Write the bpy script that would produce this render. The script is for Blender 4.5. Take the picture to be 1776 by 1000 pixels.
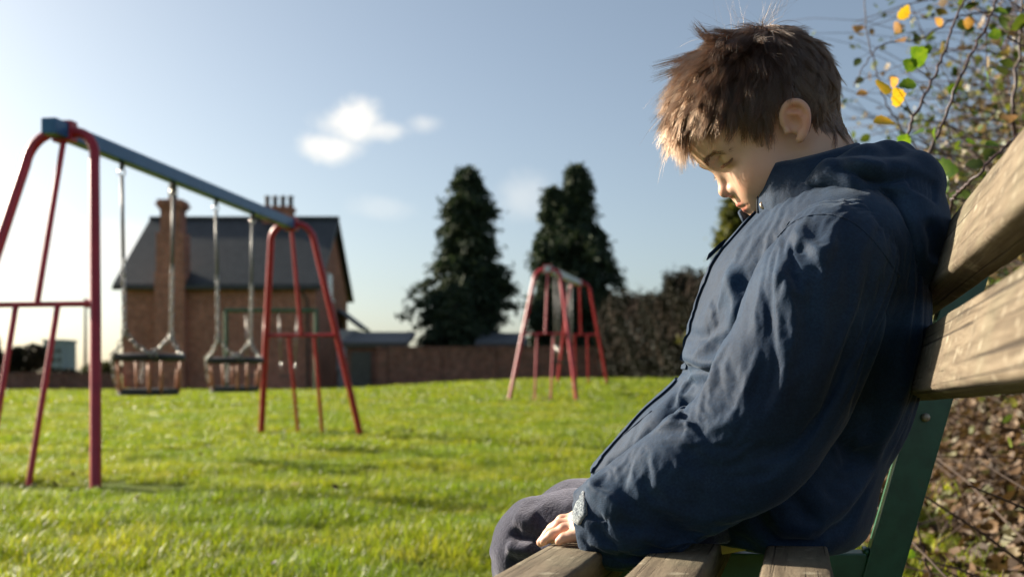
import bpy, bmesh, math, random
import numpy as np
from mathutils import Vector, Matrix, noise as mnoise

for o in list(bpy.data.objects):
    bpy.data.objects.remove(o)
scene = bpy.context.scene
COL = scene.collection
R = math.radians

# ------------------------------------------------------------------ camera
CAM_H = 0.60
FPX = 1727.0
cam_d = bpy.data.cameras.new('camera')
cam = bpy.data.objects.new('camera', cam_d)
COL.objects.link(cam)
cam.location = (0, 0, CAM_H)
cam.rotation_euler = (R(90), 0, 0)
cam_d.sensor_width = 36.0
cam_d.lens = 36.0 * FPX / 1776.0
cam_d.shift_y = 150.0 / 1776.0
cam_d.clip_start = 0.02
cam_d.clip_end = 3000.0
cam_d.dof.use_dof = True
cam_d.dof.focus_distance = 1.17
cam_d.dof.aperture_fstop = 5.2
scene.camera = cam

# ------------------------------------------------------------------ light
SUN_EL = R(23.0)
SUN_AZ = R(-62.0)          # measured from +Y towards +X
sun_dir = Vector((math.sin(SUN_AZ) * math.cos(SUN_EL), math.cos(SUN_AZ) * math.cos(SUN_EL), math.sin(SUN_EL)))
sl = bpy.data.lights.new('sun', 'SUN')
sl.energy = 5.0
sl.angle = R(0.55)
sl.color = (1.0, 0.89, 0.72)
sun = bpy.data.objects.new('sun', sl)
COL.objects.link(sun)
sun.rotation_euler = (-sun_dir).to_track_quat('-Z', 'Y').to_euler()

scene.view_settings.view_transform = 'Standard'
scene.view_settings.look = 'None'
scene.view_settings.exposure = 1.45
scene.view_settings.gamma = 1.0
scene.view_settings.use_curve_mapping = False
scene.render.engine = 'CYCLES'
scene.cycles.use_denoising = True
scene.cycles.max_bounces = 8
scene.cycles.transparent_max_bounces = 12
scene.cycles.caustics_reflective = False
scene.cycles.caustics_refractive = False
scene.cycles.sample_clamp_indirect = 6.0


def pix_dir(px, py):
    return Vector(((px - 888.0) / FPX, 1.0, -(py - 650.0) / FPX)).normalized()


def at(px, py, depth):
    """world point seen at a pixel of the photograph, at a given real distance along +Y"""
    return Vector(((px - 888.0) / FPX * depth, depth, CAM_H - (py - 650.0) / FPX * depth))


def build_world():
    w = bpy.data.worlds.new('World')
    scene.world = w
    w.use_nodes = True
    nt = w.node_tree
    nt.nodes.clear()
    N, L = nt.nodes.new, nt.links.new
    out = N('ShaderNodeOutputWorld')
    sky = N('ShaderNodeTexSky')
    sky.sky_type = 'NISHITA'
    sky.sun_disc = False
    sky.sun_elevation = SUN_EL
    sky.sun_rotation = SUN_AZ
    sky.altitude = 60
    sky.air_density = 0.85
    sky.dust_density = 1.8
    sky.ozone_density = 1.0
    bg = N('ShaderNodeBackground')
    bg.inputs['Strength'].default_value = 0.054
    hs = N('ShaderNodeHueSaturation')
    hs.inputs['Saturation'].default_value = 0.78
    L(sky.outputs[0], hs.inputs['Color'])
    tn = N('ShaderNodeMix'); tn.data_type = 'RGBA'; tn.blend_type = 'MULTIPLY'
    tn.inputs[0].default_value = 1.0
    tn.inputs[7].default_value = (0.96, 1.0, 0.985, 1)
    L(hs.outputs[0], tn.inputs[6])
    L(tn.outputs[2], bg.inputs['Color'])
    tc = N('ShaderNodeTexCoord')
    nz = N('ShaderNodeTexNoise')
    nz.inputs['Scale'].default_value = 16.0
    nz.inputs['Detail'].default_value = 6.0
    nz.inputs['Roughness'].default_value = 0.62
    L(tc.outputs['Generated'], nz.inputs['Vector'])
    nzc = N('ShaderNodeMath'); nzc.operation = 'SUBTRACT'
    L(nz.outputs['Fac'], nzc.inputs[0]); nzc.inputs[1].default_value = 0.5
    acc = None
    # small fair-weather clouds: (pixel x, y, half width, half height, density)
    blobs = [(610, 208, 44, 30, 1.0), (572, 258, 40, 20, .85), (655, 226, 48, 15, .7), (735, 214, 28, 14, .4),
             (905, 342, 44, 30, .30), (665, 362, 40, 16, .2), (120, 428, 150, 40, .75), (-40, 430, 160, 60, .8),
             (250, 455, 90, 30, .35), (-420, 380, 240, 80, .8), (-900, 260, 260, 90, .7), (2300, 250, 240, 80, .6),
             (2700, 420, 300, 60, .6), (1150, -500, 200, 80, .6), (300, -700, 260, 120, .6)]
    for (px, py, hw, hh, dn) in blobs:
        c = pix_dir(px, py)
        sb = N('ShaderNodeVectorMath'); sb.operation = 'SUBTRACT'
        L(tc.outputs['Generated'], sb.inputs[0]); sb.inputs[1].default_value = c
        ml = N('ShaderNodeVectorMath'); ml.operation = 'MULTIPLY'
        L(sb.outputs[0], ml.inputs[0])
        ml.inputs[1].default_value = (FPX / hw, FPX / hw, FPX / hh)
        ln = N('ShaderNodeVectorMath'); ln.operation = 'LENGTH'
        L(ml.outputs[0], ln.inputs[0])
        a = N('ShaderNodeMath'); a.operation = 'MULTIPLY_ADD'
        L(nzc.outputs[0], a.inputs[0]); a.inputs[1].default_value = -2.8
        L(ln.outputs['Value'], a.inputs[2])
        mr = N('ShaderNodeMapRange'); mr.interpolation_type = 'SMOOTHSTEP'
        L(a.outputs[0], mr.inputs['Value'])
        mr.inputs['From Min'].default_value = 1.6
        mr.inputs['From Max'].default_value = 0.15
        mr.inputs['To Max'].default_value = dn
        if acc is None:
            acc = mr.outputs[0]
        else:
            mx = N('ShaderNodeMath'); mx.operation = 'MAXIMUM'
            L(acc, mx.inputs[0]); L(mr.outputs[0], mx.inputs[1])
            acc = mx.outputs[0]
    cl = N('ShaderNodeBackground')
    cl.inputs['Color'].default_value = (1.0, 0.965, 0.90, 1)
    cl.inputs['Strength'].default_value = 0.43
    mix = N('ShaderNodeMixShader')
    L(acc, mix.inputs[0]); L(bg.outputs[0], mix.inputs[1]); L(cl.outputs[0], mix.inputs[2])
    L(mix.outputs[0], out.inputs['Surface'])


build_world()

# ------------------------------------------------------------------ object helpers


def link(name, data, parent=None, mats=None, loc=None):
    o = bpy.data.objects.new(name, data)
    COL.objects.link(o)
    if parent is not None:
        o.parent = parent
    if mats is not None and data is not None:
        for m in (mats if isinstance(mats, (list, tuple)) else [mats]):
            data.materials.append(m)
    if loc is not None:
        o.location = loc
    return o


def tag(o, label=None, cat=None, group=None, kind=None):
    if label: o['label'] = label
    if cat: o['category'] = cat
    if group: o['group'] = group
    if kind: o['kind'] = kind
    return o


def empty(name, loc=(0, 0, 0), rz=0.0):
    o = bpy.data.objects.new(name, None)
    COL.objects.link(o)
    o.location = loc
    o.rotation_euler = (0, 0, rz)
    o.empty_display_size = 0.1
    return o


def pydata(name, verts, faces, mats=None, parent=None, smooth=False):
    me = bpy.data.meshes.new(name)
    me.from_pydata([tuple(v) for v in verts], [], faces)
    me.update()
    if smooth:
        me.polygons.foreach_set('use_smooth', [True] * len(me.polygons))
    return link(name, me, parent, mats)


def npmesh(name, V, quads=None, tris=None, mats=None, parent=None, smooth=True):
    """fast mesh from numpy arrays"""
    me = bpy.data.meshes.new(name)
    V = np.asarray(V, np.float32)
    loops, starts, n = [], [], 0
    if quads is not None and len(quads):
        q = np.asarray(quads, np.int32)
        loops.append(q.ravel()); starts.append(n + np.arange(len(q), dtype=np.int32) * 4); n += q.size
    if tris is not None and len(tris):
        t = np.asarray(tris, np.int32)
        loops.append(t.ravel()); starts.append(n + np.arange(len(t), dtype=np.int32) * 3); n += t.size
    loops = np.concatenate(loops); starts = np.concatenate(starts)
    me.vertices.add(len(V)); me.vertices.foreach_set('co', V.ravel())
    me.loops.add(len(loops)); me.loops.foreach_set('vertex_index', loops)
    me.polygons.add(len(starts)); me.polygons.foreach_set('loop_start', starts)
    me.update(calc_edges=True)
    me.validate()
    if smooth:
        me.polygons.foreach_set('use_smooth', np.ones(len(me.polygons), bool))
    return link(name, me, parent, mats)


class MB:
    """collects boxes, tubes and sweeps into one mesh"""

    def __init__(self):
        self.v, self.f = [], []

    def add(self, vs, fs):
        b = len(self.v)
        self.v += [Vector(v) for v in vs]
        self.f += [tuple(b + i for i in f) for f in fs]
        return self

    def box(self, lo, hi, M=None):
        x0, y0, z0 = lo; x1, y1, z1 = hi
        vs = [Vector(p) for p in ((x0, y0, z0), (x1, y0, z0), (x1, y1, z0), (x0, y1, z0), (x0, y0, z1), (x1, y0, z1), (x1, y1, z1), (x0, y1, z1))]
        if M is not None:
            vs = [M @ v for v in vs]
        return self.add(vs, [(0, 3, 2, 1), (4, 5, 6, 7), (0, 1, 5, 4), (1, 2, 6, 5), (2, 3, 7, 6), (3, 0, 4, 7)])

    def tube(self, pts, r, n=10, closed=False, cap=True):
        pts = [Vector(p) for p in pts]
        m = len(pts)
        rs = r if isinstance(r, (list, tuple)) else [r] * m
        up = None
        rings = []
        for i, p in enumerate(pts):
            if closed:
                t = pts[(i + 1) % m] - pts[i - 1]
            else:
                t = pts[min(i + 1, m - 1)] - pts[max(i - 1, 0)]
            t.normalize()
            if up is None:
                up = Vector((0, 0, 1)) if abs(t.z) < .9 else Vector((1, 0, 0))
            a = t.cross(up)
            if a.length < 1e-5:
                a = t.cross(Vector((1, .3, .2)))
            a.normalize()
            up = a.cross(t).normalized()
            rings.append([p + (a * math.cos(2 * math.pi * k / n) + up * math.sin(2 * math.pi * k / n)) * rs[i] for k in range(n)])
        vs = [v for ring in rings for v in ring]
        fs = []
        for i in range(m if closed else m - 1):
            j = (i + 1) % m
            for k in range(n):
                k2 = (k + 1) % n
                fs.append((i * n + k, i * n + k2, j * n + k2, j * n + k))
        if cap and not closed:
            fs.append(tuple(range(n))[::-1])
            fs.append(tuple((m - 1) * n + k for k in range(n)))
        return self.add(vs, fs)

    def build(self, name, mat=None, parent=None, smooth=False, bevel=0, seg=2, auto=None):
        me = bpy.data.meshes.new(name)
        me.from_pydata([tuple(v) for v in self.v], [], self.f)
        bm = bmesh.new(); bm.from_mesh(me)
        bmesh.ops.recalc_face_normals(bm, faces=bm.faces)
        if bevel:
            bmesh.ops.bevel(bm, geom=list(bm.edges), offset=bevel, segments=seg, affect='EDGES', profile=.6)
        bm.to_mesh(me); bm.free()
        if smooth:
            me.polygons.foreach_set('use_smooth', [True] * len(me.polygons))
        me.update()
        o = link(name, me, parent, mat)
        if auto is not None:
            try:
                me.set_sharp_from_angle(angle=R(auto))
            except Exception:
                pass
        return o


def catmull(pts, n=6):
    P = [Vector(p) for p in pts]
    P = [P[0] * 2 - P[1]] + P + [P[-1] * 2 - P[-2]]
    out = []
    for i in range(1, len(P) - 2):
        for k in range(n):
            t = k / n
            a, b, c, d = P[i - 1], P[i], P[i + 1], P[i + 2]
            out.append(.5 * ((2 * b) + (c - a) * t + (2 * a - 5 * b + 4 * c - d) * t * t + (3 * b - a - 3 * c + d) * t ** 3))
    out.append(P[-2])
    return out


# ------------------------------------------------------------------ materials


class NT:
    def __init__(self, name):
        self.m = bpy.data.materials.new(name)
        self.m.use_nodes = True
        self.t = self.m.node_tree
        self.b = self.t.nodes['Principled BSDF']
        self.out = self.t.nodes['Material Output']

    def n(self, typ, **kw):
        nd = self.t.nodes.new('ShaderNode' + typ)
        for k, v in kw.items():
            if hasattr(nd, k):
                setattr(nd, k, v)
            else:
                nd.inputs[k.replace('_', ' ')].default_value = v
        return nd

    def l(self, a, b):
        self.t.links.new(a, b)

    def set(self, **kw):
        for k, v in kw.items():
            s = self.b.inputs[k.replace('_', ' ')]
            s.default_value = (*v, 1) if isinstance(v, tuple) and len(v) == 3 and s.type == 'RGBA' else v
        return self

    def coord(self, which='Object', scale=(1, 1, 1), rot=(0, 0, 0)):
        tc = self.n('TexCoord')
        mp = self.n('Mapping')
        mp.inputs['Scale'].default_value = scale
        mp.inputs['Rotation'].default_value = rot
        self.l(tc.outputs[which], mp.inputs['Vector'])
        return mp.outputs['Vector']

    def noise(self, vec, scale, detail=4, rough=.55, dist=0.0):
        nd = self.n('TexNoise')
        nd.inputs['Scale'].default_value = scale
        nd.inputs['Detail'].default_value = detail
        nd.inputs['Roughness'].default_value = rough
        nd.inputs['Distortion'].default_value = dist
        self.l(vec, nd.inputs['Vector'])
        return nd.outputs['Fac']

    def ramp(self, fac, stops):
        r = self.n('ValToRGB')
        e = r.color_ramp.elements
        while len(e) < len(stops):
            e.new(.5)
        for i, (p, c) in enumerate(stops):
            e[i].position = p
            e[i].color = (*c, 1) if len(c) == 3 else c
        self.l(fac, r.inputs['Fac'])
        return r.outputs['Color']

    def mix(self, fac, a, b, mode='MIX'):
        nd = self.n('Mix', data_type='RGBA', blend_type=mode)
        for s, v in ((nd.inputs[0], fac), (nd.inputs[6], a), (nd.inputs[7], b)):
            if hasattr(v, 'is_linked') or hasattr(v, 'links'):
                self.l(v, s)
            else:
                s.default_value = (*v, 1) if isinstance(v, tuple) and len(v) == 3 else v
        return nd.outputs[2]

    def bump(self, height, strength=.3, dist=.01, chain=None):
        nd = self.n('Bump')
        nd.inputs['Strength'].default_value = strength
        nd.inputs['Distance'].default_value = dist
        self.l(height, nd.inputs['Height'])
        if chain is not None:
            self.l(chain, nd.inputs['Normal'])
        return nd.outputs['Normal']

    def color(self, sock):
        self.l(sock, self.b.inputs['Base Color']); return self

    def normal(self, sock):
        self.l(sock, self.b.inputs['Normal']); return self

    def rough(self, sock):
        self.l(sock, self.b.inputs['Roughness']); return self


def mottled(name, c1, c2, scale=8, rough=.7, bump=.2, bscale=40, bdist=.004, **kw):
    m = NT(name)
    v = m.coord()
    f = m.noise(v, scale, 5, .6)
    m.color(m.ramp(f, [(.3, c1), (.7, c2)]))
    m.set(Roughness=rough, **kw)
    if bump:
        m.normal(m.bump(m.noise(v, bscale, 4), bump, bdist))
    return m.m
# ------------------------------------------------------------------ terrain


def sstep(t):
    t = min(max(t, 0.0), 1.0)
    return t * t * (3 - 2 * t)


def ground_z(x, y):
    A = .20 + .27 * sstep((x + 5.5) / 6.5)
    z = A * sstep((y - 8) / 16.0)
    z -= .022 * min(max(y - 24, 0), 16)
    q = .961 * x - .277 * y
    bank = sstep((q - .42) / 1.0)
    fade = 1 - sstep((y - 9) / 6)
    z += bank * fade * (.60 + .10 * mnoise.noise(Vector((x * 1.6, y * 1.6, 3))))
    if abs(x) < 40 and -5 < y < 60:
        z += .026 * mnoise.noise(Vector((x * .8, y * .8, 0))) + .014 * mnoise.noise(Vector((x * 2.6, y * 2.6, 7)))
    return z


def seg(*a):
    out = []
    for (lo, hi, n) in a:
        out += list(np.linspace(lo, hi, n, endpoint=False))
    out.append(a[-1][1])
    return out


def grid_mesh(name, xs, ys, zf, mat, parent=None):
    V = np.array([(x, y, zf(x, y)) for y in ys for x in xs])
    nx, ny = len(xs), len(ys)
    i = np.arange(nx - 1)[None, :] + np.arange(ny - 1)[:, None] * nx
    q = np.stack([i, i + 1, i + nx + 1, i + nx], -1).reshape(-1, 4)
    return npmesh(name, V, quads=q, mats=mat, parent=parent)


def ground_material():
    m = NT('meadow_soil')
    v = m.coord('Object')
    f = m.noise(v, 1.3, 6, .6)
    g = m.noise(v, 14, 5, .65)
    c = m.ramp(f, [(.3, (.055, .085, .010)), (.5, (.085, .125, .014)), (.7, (.12, .15, .020))])
    c = m.mix(.6, c, m.ramp(g, [(.3, (.45, .42, .4)), (.65, (1.25, 1.2, 1.0))]), 'MULTIPLY')
    # leaf mould on the bank
    sp = m.n('SeparateXYZ'); tc = m.n('TexCoord')
    m.l(tc.outputs['Object'], sp.inputs[0])
    a = m.n('Math', operation='MULTIPLY'); m.l(sp.outputs['X'], a.inputs[0]); a.inputs[1].default_value = .961
    b = m.n('Math', operation='MULTIPLY_ADD'); m.l(sp.outputs['Y'], b.inputs[0]); b.inputs[1].default_value = -.277; m.l(a.outputs[0], b.inputs[2])
    nz = m.n('Math', operation='MULTIPLY_ADD'); m.l(g, nz.inputs[0]); nz.inputs[1].default_value = .5; m.l(b.outputs[0], nz.inputs[2])
    mr = m.n('MapRange'); m.l(nz.outputs[0], mr.inputs['Value']); mr.inputs['From Min'].default_value = .45; mr.inputs['From Max'].default_value = .75
    h = m.noise(v, 40, 5, .7)
    c = m.mix(mr.outputs[0], c, m.ramp(h, [(.3, (.030, .020, .012)), (.55, (.085, .055, .032)), (.75, (.16, .10, .06))]))
    m.color(c)
    m.set(Roughness=.95, Specular_IOR_Level=.1)
    m.normal(m.bump(m.noise(v, 35, 6, .7), .8, .03))
    return m.m


def leafy(name, ramp_stops, rough=.5, trans=.45, attr=None, sheen=0.0):
    """thin leaf: diffuse + light shining through; colour varies per leaf by a random value stored on the mesh"""
    m = NT(name)
    a = m.n('Attribute', attribute_name='rnd')
    c = m.ramp(a.outputs['Fac'], ramp_stops)
    m.color(c)
    m.set(Roughness=rough, Specular_IOR_Level=.3)
    t = m.n('BsdfTranslucent')
    m.l(m.mix(1.0, c, (1.25, 1.25, .75), 'MULTIPLY'), t.inputs['Color'])
    mx = m.n('MixShader'); mx.inputs[0].default_value = trans
    m.l(m.b.outputs[0], mx.inputs[1]); m.l(t.outputs[0], mx.inputs[2]); m.l(mx.outputs[0], m.out.inputs['Surface'])
    return m.m


def set_rnd(obj, vals):
    a = obj.data.attributes.new('rnd', 'FLOAT', 'POINT')
    a.data.foreach_set('value', np.asarray(vals, f32_))


f32_ = np.float32
ground = grid_mesh('ground', seg((-900, -100, 6), (-100, -20, 20), (-20, -5, 60), (-5, 4.5, 120), (4.5, 12, 30), (12, 100, 22), (100, 900, 7)),
                   seg((-60, -2, 12), (-2, 9, 130), (9, 30, 100), (30, 60, 30), (60, 200, 16), (200, 1800, 9)), ground_z, ground_material())
tag(ground, kind='structure')


# ------------------------------------------------------------------ grass: tufts scattered by geometry nodes on one object
def grass_material():
    m = NT('grass_blades')
    oi = m.n('ObjectInfo')
    geo = m.n('Attribute', attribute_name='rnd')
    tc = m.n('TexCoord')
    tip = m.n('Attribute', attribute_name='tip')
    r = m.n('Math', operation='MULTIPLY_ADD'); m.l(oi.outputs['Random'], r.inputs[0]); r.inputs[1].default_value = .6
    r2 = m.n('Math', operation='MULTIPLY'); m.l(geo.outputs['Fac'], r2.inputs[0]); r2.inputs[1].default_value = .4
    m.l(r2.outputs[0], r.inputs[2])
    c = m.ramp(r.outputs[0], [(.1, (.105, .175, .015)), (.45, (.210, .270, .022)), (.75, (.335, .350, .036)), (.97, (.46, .43, .13))])
    gp = m.n('NewGeometry')
    n1 = m.noise(gp.outputs['Position'], 1.1, 4, .6)
    n2 = m.noise(gp.outputs['Position'], 4.5, 3, .6)
    c = m.mix(m.ramp(n1, [(.42, (.85, .85, .85)), (.60, (0, 0, 0))]), c, m.mix(1.0, c, (.55, .80, .55), 'MULTIPLY'))
    c = m.mix(m.ramp(n2, [(.50, (0, 0, 0)), (.66, (.85, .85, .85))]), c, m.mix(1.0, c, (.50, .66, .45), 'MULTIPLY'))
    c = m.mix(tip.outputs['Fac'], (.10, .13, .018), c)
    m.color(c)
    m.set(Roughness=.42, Specular_IOR_Level=.5)
    t = m.n('BsdfTranslucent')
    m.l(m.mix(1.0, c, (1.7, 1.55, .6), 'MULTIPLY'), t.inputs['Color'])
    mx = m.n('MixShader'); mx.inputs[0].default_value = .5
    m.l(m.b.outputs[0], mx.inputs[1]); m.l(t.outputs[0], mx.inputs[2]); m.l(mx.outputs[0], m.out.inputs['Surface'])
    return m.m


def tuft_mesh(name, seed, n, rad, hmin, hmax, wid, mat):
    rg = random.Random(seed)
    V, F, T, rn = [], [], [], []
    for i in range(n):
        a = rg.uniform(0, 6.283); r = rad * math.sqrt(rg.random())
        p = Vector((r * math.cos(a), r * math.sin(a), -.004))
        h = rg.uniform(hmin, hmax); d = rg.uniform(0, 6.283); ln = rg.uniform(.15, .9) * h
        dv = Vector((math.cos(d), math.sin(d), 0)); sv = Vector((-math.sin(d), math.cos(d), 0)) * wid * rg.uniform(.6, 1.2)
        b = len(V)
        q = rg.random()
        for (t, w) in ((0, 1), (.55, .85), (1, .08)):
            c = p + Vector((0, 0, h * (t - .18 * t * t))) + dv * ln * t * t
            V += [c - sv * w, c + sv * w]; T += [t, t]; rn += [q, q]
        F += [(b, b + 1, b + 3, b + 2), (b + 2, b + 3, b + 5, b + 4)]
    me = bpy.data.meshes.new(name)
    me.from_pydata([tuple(v) for v in V], [], F)
    me.materials.append(mat)
    for nm, vals in (('tip', T), ('rnd', rn)):
        at_ = me.attributes.new(nm, 'FLOAT', 'POINT'); at_.data.foreach_set('value', np.array(vals, f32_))
    o = bpy.data.objects.new(name, me)
    return o


def scatter(name, base_xs, base_ys, keep, density, tufts, seed, smin_, smax_, mat, label, cat, zoff=0.0):
    """one object whose geometry nodes scatter tuft meshes over a patch of the ground"""
    xs, ys = base_xs, base_ys
    nx = len(xs)
    V = [(x, y, ground_z(x, y) + zoff) for y in ys for x in xs]
    Q = []
    for j in range(len(ys) - 1):
        for i in range(nx - 1):
            if keep((xs[i] + xs[i + 1]) / 2, (ys[j] + ys[j + 1]) / 2):
                Q.append((j * nx + i, j * nx + i + 1, (j + 1) * nx + i + 1, (j + 1) * nx + i))
    me = bpy.data.meshes.new(name)
    me.from_pydata(V, [], Q)
    o = link(name, me, None, mat)
    hid = bpy.data.collections.new(name + '_tufts')
    for t in tufts:
        hid.objects.link(t)
    ng = bpy.data.node_groups.new(name + '_scatter', 'GeometryNodeTree')
    ng.interface.new_socket('Geometry', in_out='INPUT', socket_type='NodeSocketGeometry')
    ng.interface.new_socket('Geometry', in_out='OUTPUT', socket_type='NodeSocketGeometry')
    N, L = ng.nodes.new, ng.links.new
    gi, go = N('NodeGroupInput'), N('NodeGroupOutput')
    dp = N('GeometryNodeDistributePointsOnFaces'); dp.inputs['Density'].default_value = density; dp.inputs['Seed'].default_value = seed
    L(gi.outputs[0], dp.inputs['Mesh'])
    ci = N('GeometryNodeCollectionInfo'); ci.inputs['Collection'].default_value = hid
    ci.inputs['Separate Children'].default_value = True; ci.inputs['Reset Children'].default_value = True
    ip = N('GeometryNodeInstanceOnPoints'); ip.inputs['Pick Instance'].default_value = True
    L(dp.outputs['Points'], ip.inputs['Points']); L(ci.outputs[0], ip.inputs['Instance'])
    rv = N('FunctionNodeRandomValue'); rv.data_type = 'FLOAT_VECTOR'
    rv.inputs[0].default_value = (-.16, -.16, 0); rv.inputs[1].default_value = (.16, .16, 6.283)
    L(rv.outputs[0], ip.inputs['Rotation'])
    pos = N('GeometryNodeInputPosition'); nz = N('ShaderNodeTexNoise'); nz.inputs['Scale'].default_value = 1.9; nz.inputs['Detail'].default_value = 3.0
    L(pos.outputs[0], nz.inputs['Vector'])
    mr = N('ShaderNodeMapRange'); mr.inputs['From Min'].default_value = .35; mr.inputs['From Max'].default_value = .68
    mr.inputs['To Min'].default_value = smin_; mr.inputs['To Max'].default_value = smax_
    L(nz.outputs['Fac'], mr.inputs['Value'])
    rs = N('FunctionNodeRandomValue'); rs.data_type = 'FLOAT'
    rs.inputs[2].default_value = .7; rs.inputs[3].default_value = 1.25
    ml = N('ShaderNodeMath'); ml.operation = 'MULTIPLY'
    L(mr.outputs[0], ml.inputs[0]); L(rs.outputs[1], ml.inputs[1])
    L(ml.outputs[0], ip.inputs['Scale'])
    L(ip.outputs[0], go.inputs[0])
    md = o.modifiers.new('scatter', 'NODES'); md.node_group = ng
    tag(o, label, cat, kind='stuff')
    return o


gm = grass_material()
near_t = [tuft_mesh('near_tuft', 20 + i, 44, .050, .022, .066, .0014, gm) for i in range(4)]
far_t = [tuft_mesh('far_tuft', 40 + i, 26, .10, .025, .060, .0034, gm) for i in range(3)]
vf_t = [tuft_mesh('distant_tuft', 60 + i, 26, .22, .03, .065, .008, gm) for i in range(3)]


def in_view(x, y, pad=.6):
    return abs(x) < y * .53 + pad


def bench_q(x, y): return .961 * x - .277 * y


_wr = random.Random(3)


def worn(x, y):
    """turf trodden thin round the swing feet"""
    for (fx, fy, r) in ((-2.19, 5.33, .42), (-2.70, 5.33, .45), (-3.3, 5.45, .5), (-1.75, 5.15, .30), (-2.5, 6.85, .35), (-2.3, 8.2, .35), (-1.4, 9.9, .4), (-2.4, 9.95, .4)):
        if ((x - fx) / 1.5) ** 2 + (y - fy) ** 2 < (r * _wr.uniform(.4, 1.1)) ** 2 and _wr.random() < .72:
            return True
    return False


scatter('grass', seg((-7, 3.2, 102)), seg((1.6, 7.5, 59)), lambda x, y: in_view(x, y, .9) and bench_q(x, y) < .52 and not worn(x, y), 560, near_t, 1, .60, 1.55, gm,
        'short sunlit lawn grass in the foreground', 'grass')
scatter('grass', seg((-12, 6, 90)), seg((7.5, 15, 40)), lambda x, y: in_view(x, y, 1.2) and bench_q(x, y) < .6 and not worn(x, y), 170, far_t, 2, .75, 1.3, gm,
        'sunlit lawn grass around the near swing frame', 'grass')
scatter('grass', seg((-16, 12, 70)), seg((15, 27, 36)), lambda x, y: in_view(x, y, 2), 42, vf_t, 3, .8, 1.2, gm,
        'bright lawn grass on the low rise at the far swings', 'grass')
# ------------------------------------------------------------------ swings


def paint(name, c1, c2, rough=.35, scale=12):
    m = NT(name)
    v = m.coord()
    f = m.noise(v, scale, 5, .6)
    chips = m.noise(v, 38, 4, .7)
    c = m.ramp(f, [(.3, c1), (.7, c2)])
    c = m.mix(m.ramp(chips, [(.66, (0, 0, 0)), (.72, (.7, .7, .7))]), c, tuple(x * .45 for x in c1))
    m.color(c)
    m.set(Roughness=rough, Specular_IOR_Level=.5)
    m.normal(m.bump(m.noise(v, 60, 4), .1, .002))
    return m.m


RED = paint('red_paint', (.33, .018, .030), (.46, .028, .042))
BLUE = paint('blue_paint', (.022, .105, .245), (.036, .145, .305))
PALE = paint('pale_steel_paint', (.48, .54, .60), (.62, .66, .70), .3)
GREENP = paint('green_paint', (.025, .075, .038), (.04, .10, .05))
GALV = mottled('galvanised_steel', (.25, .25, .24), (.40, .39, .37), 60, .28, .1, Metallic=.85)
SLEEVE_M = mottled('grey_rubber_sleeve', (.13, .13, .13), (.22, .215, .21), 20, .45, .1)
RUBBER = mottled('black_rubber', (.012, .013, .016), (.028, .028, .032), 30, .55, .2)
TAN = mottled('tan_strap', (.42, .17, .09), (.52, .24, .13), 24, .6, .2)


def swing_frame(parent, top, ax, lean, H, half_foot=.53, half_top=.205, rc=.19, r=.030, foot_z=None, mat=RED):
    """inverted-U end frame, its feet set outwards along +ax; with cross bar, centre pole and two thin legs"""
    side = Vector((-ax.y, ax.x, 0))

    def P(s, z):          # s sideways, z height above the foot level
        t = 1 - z / H
        return Vector((top.x, top.y, 0)) + side * s + ax * (lean * t) + Vector((0, 0, foot_z + z))
    path = [P(-half_foot, -.05)]
    # straight leg, rounded corner, flat crown
    zc = H - rc
    sl = half_top + .015
    path.append(P(-(half_foot + (sl - half_foot) * .5), zc * .5))
    path.append(P(-sl, zc))
    for k in range(1, 8):
        a = R(90) * k / 8
        path.append(P(-sl + (rc * .82) * (1 - math.cos(a)), zc + rc * math.sin(a)))
    right = [Vector(p) for p in path]
    mir = []
    for p in reversed(path):
        d = p - Vector((top.x, top.y, 0))
        s = d.dot(side)
        mir.append(p - side * (2 * s))
    MB().tube(path + mir, r, 14).build('frame_hoop', mat, parent, smooth=True, auto=60)
    zb = H * .495

    def half_at(z): return half_foot + (sl - half_foot) * z / zc
    hb = half_at(zb)
    MB().tube([P(-hb, zb), P(0, zb), P(hb, zb)], .0165, 10).build('cross_bar', mat, parent, smooth=True, auto=60)
    MB().tube([P(0, H - .03), P(0, zb)], .0175, 10).build('centre_pole', mat, parent, smooth=True, auto=60)
    for s in (-1, 1):
        MB().tube([P(s * .13, zb), P(s * .125, -.04)], .0165, 10).build('thin_leg', mat, parent, smooth=True, auto=60)
        c = P(s * hb, zb)
        MB().tube([c - side * s * .055, c + side * s * .005], .024, 10).build('clamp', mat, parent, smooth=True, auto=60)


def link_mesh():
    me = bpy.data.meshes.get('chain_link')
    if me: return me
    n, m = 14, 6
    V, F = [], []
    L, Rr, r = .016, .0135, .0052
    for i in range(n):
        a = 2 * math.pi * i / n
        c = Vector((Rr * math.cos(a), 0, Rr * math.sin(a) + (L if math.sin(a) > 0 else -L)))
        rad = Vector((math.cos(a), 0, math.sin(a)))
        for k in range(m):
            b = 2 * math.pi * k / m
            V.append(c + rad * r * math.cos(b) + Vector((0, 1, 0)) * r * math.sin(b))
    for i in range(n):
        for k in range(m):
            F.append((i * m + k, ((i + 1) % n) * m + k, ((i + 1) % n) * m + (k + 1) % m, i * m + (k + 1) % m))
    me = bpy.data.meshes.new('chain_link')
    me.from_pydata([tuple(v) for v in V], [], F)
    me.polygons.foreach_set('use_smooth', [True] * len(me.polygons))
    me.materials.append(GALV)
    return me


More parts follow.
